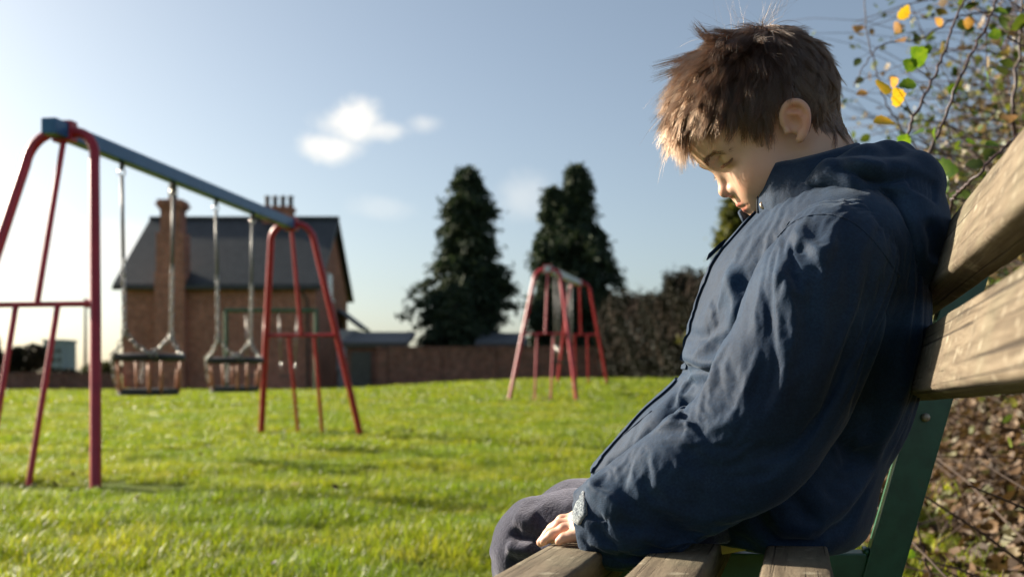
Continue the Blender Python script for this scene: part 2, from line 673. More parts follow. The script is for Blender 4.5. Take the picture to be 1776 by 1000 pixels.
def chain_links(parent, pts, step=.046):
    """separate links threaded along a polyline"""
    me = link_mesh()
    P = [Vector(p) for p in pts]
    d, i, flip = 0.0, 0, 0
    tot = sum((P[k + 1] - P[k]).length for k in range(len(P) - 1))
    s = 0.0
    while s < tot:
        a = s
        for k in range(len(P) - 1):
            L = (P[k + 1] - P[k]).length
            if a <= L:
                c = P[k].lerp(P[k + 1], a / L); t = (P[k + 1] - P[k]).normalized()
                break
            a -= L
        o = bpy.data.objects.new('chain_link', me); COL.objects.link(o); o.parent = parent
        qt = t.to_track_quat('Z', 'Y')
        M = qt.to_matrix().to_4x4() @ Matrix.Rotation(R(90) * flip + R(20), 4, 'Z')
        M.translation = c
        o.matrix_basis = M
        flip ^= 1
        s += step


def cradle_seat(name, beamA, beamB, seat_c, ax, label, group):
    """toddler cradle seat hung by two sleeved chains; seat_c: centre of its top ring"""
    t = empty(name, seat_c)
    tag(t, label, 'swing', group)
    C = Vector(seat_c)
    side = Vector((-ax.y, ax.x, 0))

    def loc(v): return Vector(v) - C
    hx, hy = .21, .18       # half size along the beam / across
    zt, zb = 0.0, -.235
    # rounded rubber ring and seat plate
    def ring(hx_, hy_, z, r, nm):
        pts = []
        for k in range(28):
            a = 2 * math.pi * k / 28
            ca, sa = math.cos(a), math.sin(a)
            e = .55
            pts.append(ax * hx_ * math.copysign(abs(ca) ** e, ca) + side * hy_ * math.copysign(abs(sa) ** e, sa) + Vector((0, 0, z)))
        return pts
    MB().tube(ring(hx, hy, zt, .017, ''), .026, 8, closed=True).build('top_ring', RUBBER, t, smooth=True)
    pl = ring(hx * .92, hy * .92, zb, 0, '')
    mb = MB()
    n = len(pl)
    vs = [p + Vector((0, 0, .022)) for p in pl] + [p - Vector((0, 0, .022)) for p in pl]
    mb.add(vs, [tuple(range(n)), tuple(range(2 * n - 1, n - 1, -1))] + [(k, n + k, n + (k + 1) % n, (k + 1) % n) for k in range(n)])
    mb.build('seat_plate', RUBBER, t)
    tp, bp = ring(hx, hy, zt, 0, ''), pl
    for k in (2, 5, 9, 12, 16, 19, 23, 26):
        a, b = tp[k], bp[k]
        MB().tube([a, a.lerp(b, .5), b], .0115, 6).build('side_strap', TAN, t, smooth=True)
    # hangers
    for (top, sgn) in ((beamA, -1), (beamB, 1)):
        T = loc(top)
        sp = ax * (sgn * (hx + .10)) + Vector((0, 0, .16))
        MB().tube([T + Vector((0, 0, .03)), T - Vector((0, 0, .05))], .017, 8).build('hanger_bracket', RUBBER, t, smooth=True)
        MB().tube([T - Vector((0, 0, .045)) + side * .022 * math.cos(a) + Vector((0, 0, -.022 + .022 * math.sin(a))) for a in np.linspace(0, 6.28, 13)[:-1]], .006, 6, closed=True).build('shackle', GALV, t, smooth=True)
        e = T.lerp(sp, .56)
        s0 = T - Vector((0, 0, .085))
        MB().tube([s0, e], .0125, 8).build('chain_sleeve', SLEEVE_M, t, smooth=True)
        ch = bpy.data.objects.new('chain', None); COL.objects.link(ch); ch.parent = t; ch.empty_display_size = .05
        chain_links(ch, [e, sp])
        for sd in (-1, 1):
            cor = ax * (sgn * hx * .96) + side * (sd * hy * .85)
            chain_links(ch, [sp, sp.lerp(cor, .5) + Vector((0, 0, -.02)), cor + Vector((0, 0, .01))])
            if sd > 0: chain_links(ch, [cor, cor + Vector((0, 0, -.11)) + ax * (-sgn * .02), cor + Vector((0, 0, -.20)) + ax * (-sgn * .05)], .052)
    return t


def flat_seat(name, beamA, beamB, seat_c, ax, label, group, sleeve_mat):
    t = empty(name, seat_c)
    tag(t, label, 'swing', group)
    C = Vector(seat_c)
    side = Vector((-ax.y, ax.x, 0))
    mb = MB()
    M = Matrix((ax, side, Vector((0, 0, 1)))).transposed().to_4x4()
    mb.box((-.22, -.08, -.018), (.22, .08, .018), M)
    mb.build('seat', RUBBER, t, bevel=.008, seg=2)
    for (top, sgn) in ((beamA, -1), (beamB, 1)):
        T = Vector(top) - C
        e = ax * (sgn * .20) + Vector((0, 0, .02))
        MB().tube([T, T - Vector((0, 0, .08))], .018, 8).build('hanger_bracket', RUBBER, t, smooth=True)
        MB().tube([T - Vector((0, 0, .07)), T.lerp(e, .8)], .0135, 8).build('chain_sleeve', sleeve_mat, t, smooth=True)
        MB().tube([T.lerp(e, .8), e], .008, 6).build('chain', GALV, t, smooth=True)
    return t


def swing_set(name, A, B, zA, zB, H, beam_mat, label, overA=.2, overB=.06, beam=.045, lean=.52):
    """A, B: ground positions under the two ends of the beam"""
    A3 = Vector((A[0], A[1], zA)); B3 = Vector((B[0], B[1], zB))
    ax = Vector((B[0] - A[0], B[1] - A[1], 0)).normalized()
    t = empty(name, (0, 0, 0))
    tag(t, label, 'swing set')
    swing_frame(t, A3, -ax, lean, H, foot_z=zA)
    swing_frame(t, B3, ax, lean, H, foot_z=zB)
    bt = Vector((0, 0, H + .004))
    p0, p1 = A3 + bt - ax * overA, B3 + bt + ax * overB
    d = (p1 - p0).normalized()
    sd = Vector((-ax.y, ax.x, 0)); up = sd.cross(d)
    if up.z < 0: up = -up
    M = Matrix((d, sd, up)).transposed().to_4x4(); M.translation = p0
    MB().box((0, -beam, -beam), ((p1 - p0).length, beam, beam), M).build('beam', beam_mat, t, bevel=.008, seg=2)
    for u in (overA, (p1 - p0).length - overB):
        MB().box((u - .035, -beam - .016, -beam - .016), (u + .035, beam + .016, beam + .016), M).build('beam_bracket', RED, t, bevel=.006, seg=2)

    def beam_pt(u):
        return A3 + bt + (B3 - A3) * (u / (B3 - A3).length) - Vector((0, 0, beam))
    return t, ax, beam_pt


t1, ax1, bp1 = swing_set('red_swing_set', (-2.65, 5.90), (-2.085, 9.40), -.015, -.03, 2.05, BLUE,
                         'large red and blue swing frame holding two cradle seats', overA=.16, beam=.046)
for (u0, u1, lab) in ((.62, 1.30, 'black cradle swing seat nearer the camera on the blue beam'), (1.98, 2.67, 'black cradle swing seat farther along the blue beam')):
    a, b = bp1(u0), bp1(u1)
    c = (a + b) / 2; c.z = .72
    cradle_seat('cradle_swing', a, b, c, ax1, lab, 'cradle seats on the blue beam')
zf0, zf1 = ground_z(.571, 15.9), ground_z(1.368, 20.2)
t2, ax2, bp2 = swing_set('red_swing_set', (.571, 15.9), (1.368, 20.2), zf0, zf1, 2.05, PALE,
                         'distant red swing frame with pale beam standing in front of the conifers', overA=.05, beam=.05)
for (u0, u1, lab) in ((.8, 1.35, 'flat black swing seat nearer the camera under the pale beam'), (2.6, 3.15, 'flat black swing seat farther back under the pale beam')):
    a, b = bp2(u0), bp2(u1)
    c = (a + b) / 2; c.z = (zf0 + zf1) / 2 + .50
    flat_seat('rubber_swing', a, b, c, ax2, lab, 'flat seats under the pale beam', SLEEVE_M)

# green square frame by the house
gs = empty('green_swing_set', (0, 0, 0))
tag(gs, 'green goal-shaped swing frame in front of the brick house', 'swing set')
gz = ground_z(-7.2, 30)
xl, xr, yb, hb = -8.62, -5.90, 30.0, 2.55
for x in (xl, xr):
    MB().tube([(x, yb, gz - .05), (x, yb, hb)], .065, 10).build('post', GREENP, gs, smooth=True, auto=60)
MB().tube([(xl - .06, yb, hb), (xr + .06, yb, hb)], .06, 10).build('top_bar', GREENP, gs, smooth=True, auto=60)
for (x0, lab) in ((-7.75, 'grey swing seat on the left of the green frame'), (-6.75, 'grey swing seat on the right of the green frame')):
    flat_seat('rubber_swing', (x0 - .28, yb, hb - .05), (x0 + .28, yb, hb - .05), (x0, yb, gz + .5), Vector((1, 0, 0)), lab, 'seats under the green frame', GALV)
# ------------------------------------------------------------------ bench
# bench frame: q runs backwards across the bench, along runs away from the camera, the bench dips slightly along its length
BQ = Vector((0.961, -0.277, 0.0))
BD = Vector((0.288, 1.0, -0.0336))


def bench_pt(q, Y, z0):
    """z0: height against eye level, Y: distance along +Y"""
    return Vector((q * 1.0406, 0, CAM_H + z0)) + BD * Y


def wood_material():
    m = NT('weathered_timber')
    v = m.coord('Object', (1, 1, 1))
    # local x of every slat runs along it
    s = m.coord('Object', (3.0, 38, 38))
    g = m.noise(s, 1.6, 8, .68, .9)
    s2 = m.coord('Object', (14, 110, 110))
    g2 = m.noise(s2, 1.4, 4, .6, .3)
    base = m.ramp(g, [(.25, (.052, .039, .027)), (.42, (.115, .088, .060)), (.6, (.195, .155, .108)), (.78, (.125, .100, .070))])
    base = m.mix(.55, base, m.ramp(g2, [(.3, (.55, .5, .45)), (.6, (1, 1, 1))]), 'MULTIPLY')
    gr = m.noise(v, 9, 5, .65)
    base = m.mix(m.ramp(gr, [(.45, (0, 0, 0)), (.72, (.75, .75, .75))]), base, (.165, .15, .10))
    li = m.noise(v, 55, 3, .5)
    base = m.mix(m.ramp(li, [(.60, (0, 0, 0)), (.69, (.8, .8, .8))]), base, (.29, .255, .19))
    dk = m.noise(v, 26, 5, .7)
    base = m.mix(m.ramp(dk, [(.56, (0, 0, 0)), (.72, (.7, .7, .7))]), base, (.085, .07, .05))
    s3 = m.coord('Object', (1.6, 190, 190))
    ck = m.noise(s3, 1.0, 3, .5, .6)
    base = m.mix(m.ramp(ck, [(.60, (0, 0, 0)), (.66, (.85, .85, .85))]), base, (.040, .030, .022))
    m.color(base)
    m.set(Roughness=.82, Specular_IOR_Level=.25)
    b1 = m.bump(g2, .5, .0018)
    b2 = m.bump(li, .5, .0012, b1)
    b3 = m.bump(m.ramp(ck, [(.60, (1, 1, 1)), (.68, (0, 0, 0))]), .8, .002, b2)
    m.normal(m.bump(g, .35, .003, b3))
    return m.m


def green_paint():
    m = NT('dark_green_paint')
    v = m.coord()
    f = m.noise(v, 30, 6, .6)
    m.color(m.ramp(f, [(.35, (.022, .085, .05)), (.62, (.03, .12, .07)), (.75, (.045, .10, .06))]))
    m.set(Roughness=.38)
    m.normal(m.bump(m.noise(v, 140, 3), .15, .001))
    return m.m


def slat(name, qc, zc, lean, wid, thk, Y0, Y1, parent, mat, seed):
    """a timber plank whose local x runs along the bench; lean tips its face"""
    a = bench_pt(qc, Y0, zc); b = bench_pt(qc, Y1, zc)
    X = (b - a); Ln = X.length; X.normalize()
    Q = BQ.copy(); Q = (Q - X * Q.dot(X)).normalized()
    Z = Q.cross(X).normalized()
    if Z.z < 0: Z = -Z
    c, s = math.cos(lean), math.sin(lean)
    W = Q * c + Z * s          # width direction
    T = -Q * s + Z * c         # thickness direction
    rnd = random.Random(seed)
    n = 40
    bm = bmesh.new()
    rad = min(.0055, thk * .3)
    prof = []
    for (sx, sy, a0) in ((1, 1, 0), (-1, 1, 90), (-1, -1, 180), (1, -1, 270)):
        for k in range(4):
            an = R(a0 + k * 30)
            prof.append((sx * (wid / 2 - rad) + rad * math.cos(an), sy * (thk / 2 - rad) + rad * math.sin(an)))
    rings = []
    for i in range(n + 1):
        x = Ln * i / n
        ring = []
        for k, (pw, pt) in enumerate(prof):
            nz = mnoise.noise(Vector((x * 9, pw * 60 + seed * 7, pt * 60)))
            nz2 = mnoise.noise(Vector((x * 60, pw * 90 + seed * 3, pt * 90)))
            e = 1 + .012 * nz
            ring.append(bm.verts.new((x, pw * e + .0006 * nz2, pt * e + .0008 * nz2)))
        rings.append(ring)
    m = len(prof)
    for i in range(n):
        for k in range(m):
            bm.faces.new((rings[i][k], rings[i][(k + 1) % m], rings[i + 1][(k + 1) % m], rings[i + 1][k]))
    bm.faces.new(rings[0][::-1]); bm.faces.new(rings[-1])
    bmesh.ops.recalc_face_normals(bm, faces=bm.faces)
    me = bpy.data.meshes.new(name); bm.to_mesh(me); bm.free()
    me.polygons.foreach_set('use_smooth', [True] * len(me.polygons))
    me.set_sharp_from_angle(angle=R(50))
    o = link(name, me, parent, mat)
    M = Matrix((X, W, T)).transposed().to_4x4(); M.translation = a
    o.matrix_basis = M
    return o


def build_bench():
    bench = empty('park_bench', (0, 0, 0))
    tag(bench, 'weathered timber park bench with green metal frame, the child sitting on it', 'bench')
    wood, grn = wood_material(), green_paint()
    Y0, Y1 = 0.08, 1.78
    th = .046
    for i, (q0, q1) in enumerate(((-.266, -.199), (-.152, -.0855), (-.035, .031))):
        slat('seat_slat', (q0 + q1) / 2, -.150 - th / 2, 0, q1 - q0, th, Y0, Y1, bench, wood, 3 + i)
    # back slats, leaning back: face runs along (sin, cos)
    for i, (qa, za, ln, lean, t) in enumerate(((.118, .0175, .079, R(15), .034), (.140, .134, .088, R(17.5), .036))):
        qc = qa + ln / 2 * math.sin(lean) + t / 2 * math.cos(lean)
        zc = za + ln / 2 * math.cos(lean) - t / 2 * math.sin(lean)
        slat('back_slat', qc, zc, R(90) - lean, ln, t, Y0, Y1, bench, wood, 11 + i)
    # metal end frames
    for Ys in (.42, 1.36):
        def Pq(q, z, dy=0.0):
            return bench_pt(q, Ys + dy, z)
        w = .052
        zs = -.150 - th - .002
        mb = MB()
        # back post: box section leaning back, from ground to the top of the back
        ql, zl = .103, zs - .02

        def pq_line(z):      # front face of the post as a function of height
            return .151 + (z - .0125) * math.tan(R(15.5)) if z > zs - .06 else .151 + (zs - .06 - .0125) * math.tan(R(15.5))
        ztop, zbot = .205, -.62
        sec = [ztop, .1, 0, zs, zs - .06, zbot]
        vs, fs = [], []
        for z in sec:
            qf = pq_line(z) + (.012 if z < zs - .1 else 0)
            for (dq, dy) in ((0, 0), (.052, 0), (.052, .05), (0, .05)):
                vs.append(Pq(qf + dq, z, dy))
        for i in range(len(sec) - 1):
            for k in range(4):
                k2 = (k + 1) % 4
                fs.append((i * 4 + k, i * 4 + k2, i * 4 + 4 + k2, i * 4 + 4 + k))
        fs.append((0, 1, 2, 3)); fs.append(tuple(len(vs) - 4 + k for k in range(4)))
        mb.add(vs, fs)
        mb.build('back_post', grn, bench, bevel=.0025, seg=2)
        # seat bearer
        mb = MB()
        vs = [Pq(q, z, dy) for q in (-.255, pq_line(zs) - .002) for z in (zs - .085, zs) for dy in (.004, .046)]
        mb.add(vs, [(0, 1, 3, 2), (4, 6, 7, 5), (0, 4, 5, 1), (2, 3, 7, 6), (0, 2, 6, 4), (1, 5, 7, 3)])
        mb.build('seat_bearer', grn, bench, bevel=.0025, seg=2)
        mb = MB()
        vs = [Pq(q, z, dy) for q in (-.22, -.17) for z in (zbot, zs - .087) for dy in (.0, .05)]
        mb.add(vs, [(0, 1, 3, 2), (4, 6, 7, 5), (0, 4, 5, 1), (2, 3, 7, 6), (0, 2, 6, 4), (1, 5, 7, 3)])
        mb.build('front_leg', grn, bench, bevel=.0025, seg=2)
        # weld seam and bolts
        a = Pq(pq_line(zs) - .004, zs + .001, .004); b = Pq(pq_line(zs) - .004, zs + .001, .046)
        MB().tube([a, a.lerp(b, .3) + Vector((.001, 0, .001)), a.lerp(b, .6), b], [.004, .0055, .0045, .004], 8).build('weld', grn, bench, smooth=True)
        stl = bpy.data.materials.get('dull_steel') or mottled('dull_steel', (.30, .24, .17), (.45, .40, .32), 60, .5, .1, Metallic=.6)
        for (qo, z) in ((.022, -.012), (.026, .115)):
            c = Pq(pq_line(z) + qo, z, -.001)
            n = -BD.normalized()
            MB().tube([c, c + n * .003, c + n * .0045], [.0065, .006, .003], 8).build('bolt', stl, bench, smooth=True)
    return bench


bench = build_bench()
# ------------------------------------------------------------------ implicit surfaces (numpy) for the child
f32 = np.float32


def _v(p): return np.asarray(p, f32)


def s_sphere(p, c, r):
    return np.sqrt(((p - _v(c)) ** 2).sum(-1)) - f32(r)


def s_ell(p, c, r, Rm=None):
    d = p - _v(c)
    if Rm is not None:
        d = d @ _v(Rm)
    r = _v(r)
    k0 = np.sqrt(((d / r) ** 2).sum(-1)) + f32(1e-9)
    k1 = np.sqrt(((d / (r * r)) ** 2).sum(-1)) + f32(1e-9)
    return k0 * (k0 - 1) / k1


def s_cap(p, a, b, ra, rb=None):
    rb = ra if rb is None else rb
    a, b = _v(a), _v(b)
    ab = b - a
    t = np.clip(((p - a) @ ab) / max(float(ab @ ab), 1e-12), 0, 1)
    d = p - a - t[..., None] * ab
    return np.sqrt((d * d).sum(-1)) - (f32(ra) + t * f32(rb - ra))


def s_chain(p, pts, rs, k=.01):
    d = None
    for i in range(len(pts) - 1):
        e = s_cap(p, pts[i], pts[i + 1], rs[i], rs[i + 1])
        d = e if d is None else smin(d, e, k)
    return d


def smin(a, b, k):
    k = f32(k)
    h = np.maximum(k - np.abs(a - b), 0) / k
    return np.minimum(a, b) - h * h * k * f32(.25)


def smax(a, b, k):
    return -smin(-a, -b, k)


def surface_nets(sdf, lo, hi, h, B=8):
    """sparse surface nets of sdf(p) inside the box lo..hi, cell size h"""
    lo = np.asarray(lo, np.float64); hi = np.asarray(hi, np.float64)
    nb = np.ceil((hi - lo) / (h * B)).astype(int)
    bi = np.stack(np.meshgrid(*[np.arange(n) for n in nb], indexing='ij'), -1).reshape(-1, 3)
    ctr = lo + (bi + .5) * h * B
    d = sdf(ctr.astype(f32))
    bi = bi[np.abs(d) < h * B * 1.05]
    NY, NZ = int(nb[1] * B + 2), int(nb[2] * B + 2)

    def key(ijk):
        return ((ijk[..., 0] + 1) * NY + ijk[..., 1] + 1) * NZ + ijk[..., 2] + 1
    g = np.stack(np.meshgrid(*[np.arange(B + 1)] * 3, indexing='ij'), -1)
    VK, VP, EQ = [], [], []
    corners = np.array([[i, j, k] for i in (0, 1) for j in (0, 1) for k in (0, 1)])
    edges = [(a, b) for a in range(8) for b in range(a + 1, 8) if np.abs(corners[a] - corners[b]).sum() == 1]
    CH = 400
    for s in range(0, len(bi), CH):
        blk = bi[s:s + CH]
        idx = blk[:, None, None, None, :] * B + g[None]
        P = (lo + idx * h).astype(f32)
        D = sdf(P.reshape(-1, 3)).reshape(P.shape[:-1])
        c8 = np.stack([D[:, c[0]:c[0] + B, c[1]:c[1] + B, c[2]:c[2] + B] for c in corners], -1)
        ins = c8 < 0
        n_in = ins.sum(-1)
        act = (n_in > 0) & (n_in < 8)
        w = np.where(act)
        dv = c8[w]
        acc = np.zeros((len(dv), 3)); cnt = np.zeros(len(dv))
        for a, b in edges:
            da, db = dv[:, a], dv[:, b]
            m = (da < 0) != (db < 0)
            t = np.where(m, da / np.where(m, da - db, 1), 0)
            pt = corners[a] + t[:, None] * (corners[b] - corners[a])
            acc += np.where(m[:, None], pt, 0); cnt += m
        cell = blk[w[0]] * B + np.stack(w[1:], -1)
        VK.append(key(cell)); VP.append(lo + (cell + acc / cnt[:, None]) * h)
        for ax in range(3):
            u, v = (ax + 1) % 3, (ax + 2) % 3
            sl0 = [slice(None)] + [slice(0, B)] * 3
            sl1 = list(sl0); sl1[ax + 1] = slice(1, B + 1)
            A, Bq = D[tuple(sl0)] < 0, D[tuple(sl1)] < 0
            ww = np.where(A != Bq)
            if not len(ww[0]): continue
            e = blk[ww[0]] * B + np.stack(ww[1:], -1)
            fl = A[ww]
            eu = np.zeros(3, int); eu[u] = 1
            ev = np.zeros(3, int); ev[v] = 1
            q = np.stack([key(e), key(e - eu), key(e - eu - ev), key(e - ev)], -1)
            q[~fl] = q[~fl][:, ::-1]
            EQ.append(q)
    VK = np.concatenate(VK); VP = np.concatenate(VP); EQ = np.concatenate(EQ)
    o = np.argsort(VK); VK, VP = VK[o], VP[o]
    j = np.clip(np.searchsorted(VK, EQ), 0, len(VK) - 1)
    ok = (VK[j] == EQ).all(-1)
    return VP, j[ok]


def vnormals(V, Q):
    n = np.cross(V[Q[:, 2]] - V[Q[:, 0]], V[Q[:, 3]] - V[Q[:, 1]])
    N = np.zeros_like(V)
    for k in range(4):
        np.add.at(N, Q[:, k], n)
    return N / (np.linalg.norm(N, axis=1, keepdims=True) + 1e-12)


def smooth_mesh(V, Q, it=2, lam=.5):
    nv = len(V)
    for _ in range(it):
        S = np.zeros_like(V); c = np.zeros(nv)
        for k in range(4):
            a, b = Q[:, k], Q[:, (k + 1) % 4]
            np.add.at(S, a, V[b]); np.add.at(c, a, 1)
        S /= np.maximum(c, 1)[:, None]
        V = np.where((c > 0)[:, None], V + lam * (S - V), V)
    return V


# smooth pseudo-noise for numpy arrays
_rg = np.random.RandomState(5)
_NK = _rg.normal(size=(3, 40, 3)); _NP = _rg.uniform(0, 6.28, size=(3, 40))


def wnoise(P, scale, which=0, n=14):
    out = np.zeros(len(P))
    for i in range(n):
        out += np.sin(P @ (_NK[which, i] * scale) + _NP[which, i])
    return out / math.sqrt(n)


# ------------------------------------------------------------------ the child's frames
B_M0 = np.array([.277 * 1.22 / .961, 1.22, 0.0])
B_F = np.array([-.961, .277, 0]); B_F /= np.linalg.norm(B_F)
B_L = np.array([-.277, -.961, 0]); B_L /= np.linalg.norm(B_L)


def ray_plane(px, py, P0, n, l):
    r = np.array([(px - 888) / FPX, 1, -(py - 650) / FPX])
    c = np.array([0, 0, CAM_H])
    return c + r * ((l - (c - P0) @ n) / (r @ n))


def bl(px, py, l=0.0):
    """body frame (forward, left, height) of a pixel taken at a sideways offset l from the child's middle"""
    P = ray_plane(px, py, B_M0, B_L, l)
    return np.array([(P - B_M0) @ B_F, l, P[2]])


def b2w(p):
    p = np.asarray(p, float)
    return B_M0 + p[..., 0:1] * B_F + p[..., 1:2] * B_L + p[..., 2:3] * np.array([0, 0, 1.0])


def w2b(P):
    d = P - B_M0.astype(P.dtype)
    return np.stack([d @ B_F.astype(P.dtype), d @ B_L.astype(P.dtype), P[..., 2]], -1)


H_F0 = np.array([-.998, .06, 0]); H_F0 /= np.linalg.norm(H_F0)
H_P = R(38)
H_O = ray_plane(1352, 250, B_M0, B_L, 0.0)
H_L = np.cross([0, 0, 1.0], H_F0)
H_F = math.cos(H_P) * H_F0 - math.sin(H_P) * np.array([0, 0, 1.0])
H_U = math.sin(H_P) * H_F0 + math.cos(H_P) * np.array([0, 0, 1.0])
H_M = np.stack([H_F, H_U, H_L])            # rows
H_O = H_O + .0018 * H_F - .0010 * H_U


def w2h(P): return (P - H_O.astype(P.dtype)) @ H_M.T.astype(P.dtype)
def h2w(p): return np.asarray(p, float) @ H_M + H_O


def hl(px, py, l=0.0):
    P = ray_plane(px, py, H_O, H_L, l) - H_O
    return np.array([P @ H_F, P @ H_U, l])


# ------------------------------------------------------------------ head, neck, hands: one skin


def sdf_head(q):
    """q: head frame (forward, up, left)"""
    s = q.copy(); s[..., 2] = np.abs(s[..., 2])
    d = s_ell(s, (-.016, .058, 0), (.094, .083, .0715))
    d = smin(d, s_ell(s, (.030, .052, 0), (.0575, .050, .056)), .02)
    d = smin(d, s_ell(s, (.028, .0, 0), (.049, .06, .0545)), .02)
    d = smin(d, s_ell(s, (.046, -.016, .029), (.0315, .030, .0275)), .016)
    d = smin(d, s_cap(s, (-.004, -.036, .044), (.055, -.052, .012), .014, .0145), .022)
    d = smin(d, s_ell(s, (.02, -.036, 0), (.046, .026, .042)), .02)
    d = smin(d, s_sphere(s, (.0605, -.0505, 0), .0145), .012)
    d = smin(d, s_ell(s, (.062, -.028, 0), (.0195, .021, .027)), .014)
    # brow
    d = smin(d, s_cap(s, (.0745, .0385, .012), (.0605, .0400, .040), .0055, .0075), .014)
    # eye socket and lidded eyeball
    d = smax(d, -s_ell(s, (.0835, .0235, .031), (.0125, .0115, .0165)), .012)
    d = smin(d, s_sphere(s, (.0588, .0232, .0318), .0126), .0045)
    # lid crease and slit
    d = smax(d, -s_chain(s, [(.0730, .0310, .021), (.0708, .0328, .031), (.0615, .0305, .0425)], [.0006, .0007, .0005], .001), .0030)
    d = smax(d, -s_chain(s, [(.0715, .0215, .0215), (.0713, .0195, .0300), (.0640, .0200, .0420)], [.0007, .0012, .0008], .001), .0012)
    # nose
    n = s_cap(s, (.0745, .0225, 0), (.0852, -.002, 0), .0052, .0068)
    n = smin(n, s_sphere(s, (.0854, -.0035, 0), .0074), .006)
    n = smin(n, s_ell(s, (.0775, -.0082, .0100), (.0078, .0062, .0052)), .005)
    d = smin(d, n, .0075)
    d = smax(d, -s_ell(s, (.0832, -.0128, .0056), (.0042, .0030, .0026)), .002)
    d = smax(d, -s_chain(s, [(.0715, -.004, .0155), (.0715, -.0125, .0155)], [.0008, .0008]), .003)
    # philtrum and lips
    d = smax(d, -s_cap(s, (.0865, -.0165, 0), (.0880, -.0225, 0), .0016), .003)
    up = s_chain(s, [(.0818, -.0262, .002), (.0785, -.0284, .0100), (.0722, -.0335, .0200)], [.0042, .0036, .0018], .003)
    lo = s_chain(s, [(.0786, -.0356, 0), (.0762, -.0362, .0085), (.0715, -.0350, .0185)], [.0046, .0040, .0018], .003)
    d = smin(d, smin(up, lo, .0012), .0030)
    d = smax(d, -s_chain(s, [(.0862, -.0308, 0), (.0816, -.0322, .010), (.0728, -.0350, .0215)], [.0011, .0010, .0009], .001), .0016)
    d = smax(d, -s_ell(s, (.0838, -.0440, 0), (.0045, .0030, .012)), .006)
    # ear
    e = s_chain(s, EAR_P, EAR_R, .004)
    se = s - _v(EAR_D)
    e = smin(e, s_ell(se, (-.0175, .000, .0700), (.0145, .0185, .0042), _ear_rot), .004)
    e = smin(e, s_chain(se, [(-.0150, .0120, .0738), (-.0225, .0040, .0765), (-.0200, -.0060, .0755), (-.0120, -.0115, .0735)], [.0022, .0024, .0024, .0022], .003), .003)
    e = smax(e, -s_ell(se, (-.0125, -.0015, .0770), (.0080, .0095, .0085)), .002)
    e = smax(e, -s_chain(se, [(-.0105, .0120, .0775), (-.0200, .0150, .0800), (-.0265, .0080, .0825), (-.0265, -.0020, .0820)], [.0016, .0018, .0018, .0014], .002), .002)
    e = smin(e, s_sphere(se, (-.0025, -.0035, .0690), .0042), .003)
    d = smin(d, e, .0045)
    return d


_ep = [(-.004, .001, .0665), (-.0055, .009, .0700), (-.012, .0175, .0735), (-.0215, .0205, .0770), (-.0300, .0140, .0800), (-.0315, .0025, .0805),
       (-.0255, -.0085, .0780), (-.0155, -.0165, .0745), (-.0070, -.0200, .0715)]
_er = [.0022, .0027, .0029, .0030, .0030, .0030, .0029, .0032, .0044]
EAR_D = np.array([.0057, .0070, 0])
EAR_P = [tuple(np.array(v) + EAR_D) for v in catmull(_ep, 3)]
EAR_R = list(np.interp(np.linspace(0, 8, len(EAR_P)), range(9), _er))
_a = R(24)
_ear_rot = np.array([[math.cos(_a), 0, math.sin(_a)], [0, 1, 0], [-math.sin(_a), 0, math.cos(_a)]]).T
_ear_rot = np.array([[math.cos(_a), 0, math.sin(_a)], [0, 1, 0], [-math.sin(_a), 0, math.cos(_a)]])

HAND = dict(
    wrist=bl(1050, 905, .195), palm=bl(1020, 908, .192),
    k=[bl(1008, 922, .214), bl(1008, 908, .201), bl(1006, 899, .187), bl(1008, 893, .172)],
    m=[bl(990, 929, .216), bl(978, 917, .203), bl(970, 910, .188), bl(975, 902, .172)],
    t=[bl(969, 938, .217), bl(943, 938, .205), bl(938, 940, .190), bl(945, 930, .171)])


def sdf_hand(b):
    d = None
    rr = [.0055, .0060, .0061, .0060]
    for i in range(4):
        k, m, t = HAND['k'][i], HAND['m'][i], HAND['t'][i]
        m2 = m * .42 + t * .58 + np.array([0, 0, .0015])
        e = s_chain(b, [k, m, m2, t], [rr[i] * 1.12, rr[i] * 1.06, rr[i], rr[i] * .86], .003)
        e = smin(e, s_sphere(b, m + np.array([0, 0, .0004]), rr[i] * 1.02), .003)
        d = e if d is None else smin(d, e, .0010)
    pm = None
    for i in range(4):
        e = s_cap(b, HAND['wrist'] + (HAND['k'][i] - HAND['k'][1]) * .4, HAND['k'][i], .0135, .0095)
        pm = e if pm is None else smin(pm, e, .012)
    d = smin(d, pm, .006)
    th = [HAND['wrist'] + np.array([.015, -.012, -.004]), bl(1000, 915, .155), bl(975, 925, .148), bl(958, 932, .150)]
    d = smin(d, s_chain(b, th, [.012, .0095, .008, .0065], .006), .008)
    return d


ARM_L = [bl(1440, 470, .135), bl(1372, 610, .165), bl(1292, 772, .190), bl(1170, 850, .200), bl(1050, 905, .195)]
ARM_R = [p * np.array([1, -1, 1]) for p in ARM_L]
HIP_L, KNEE_L = bl(1385, 868, .075), bl(942, 948, .085)
ANK_L = KNEE_L + np.array([-.03, .0, -.30])


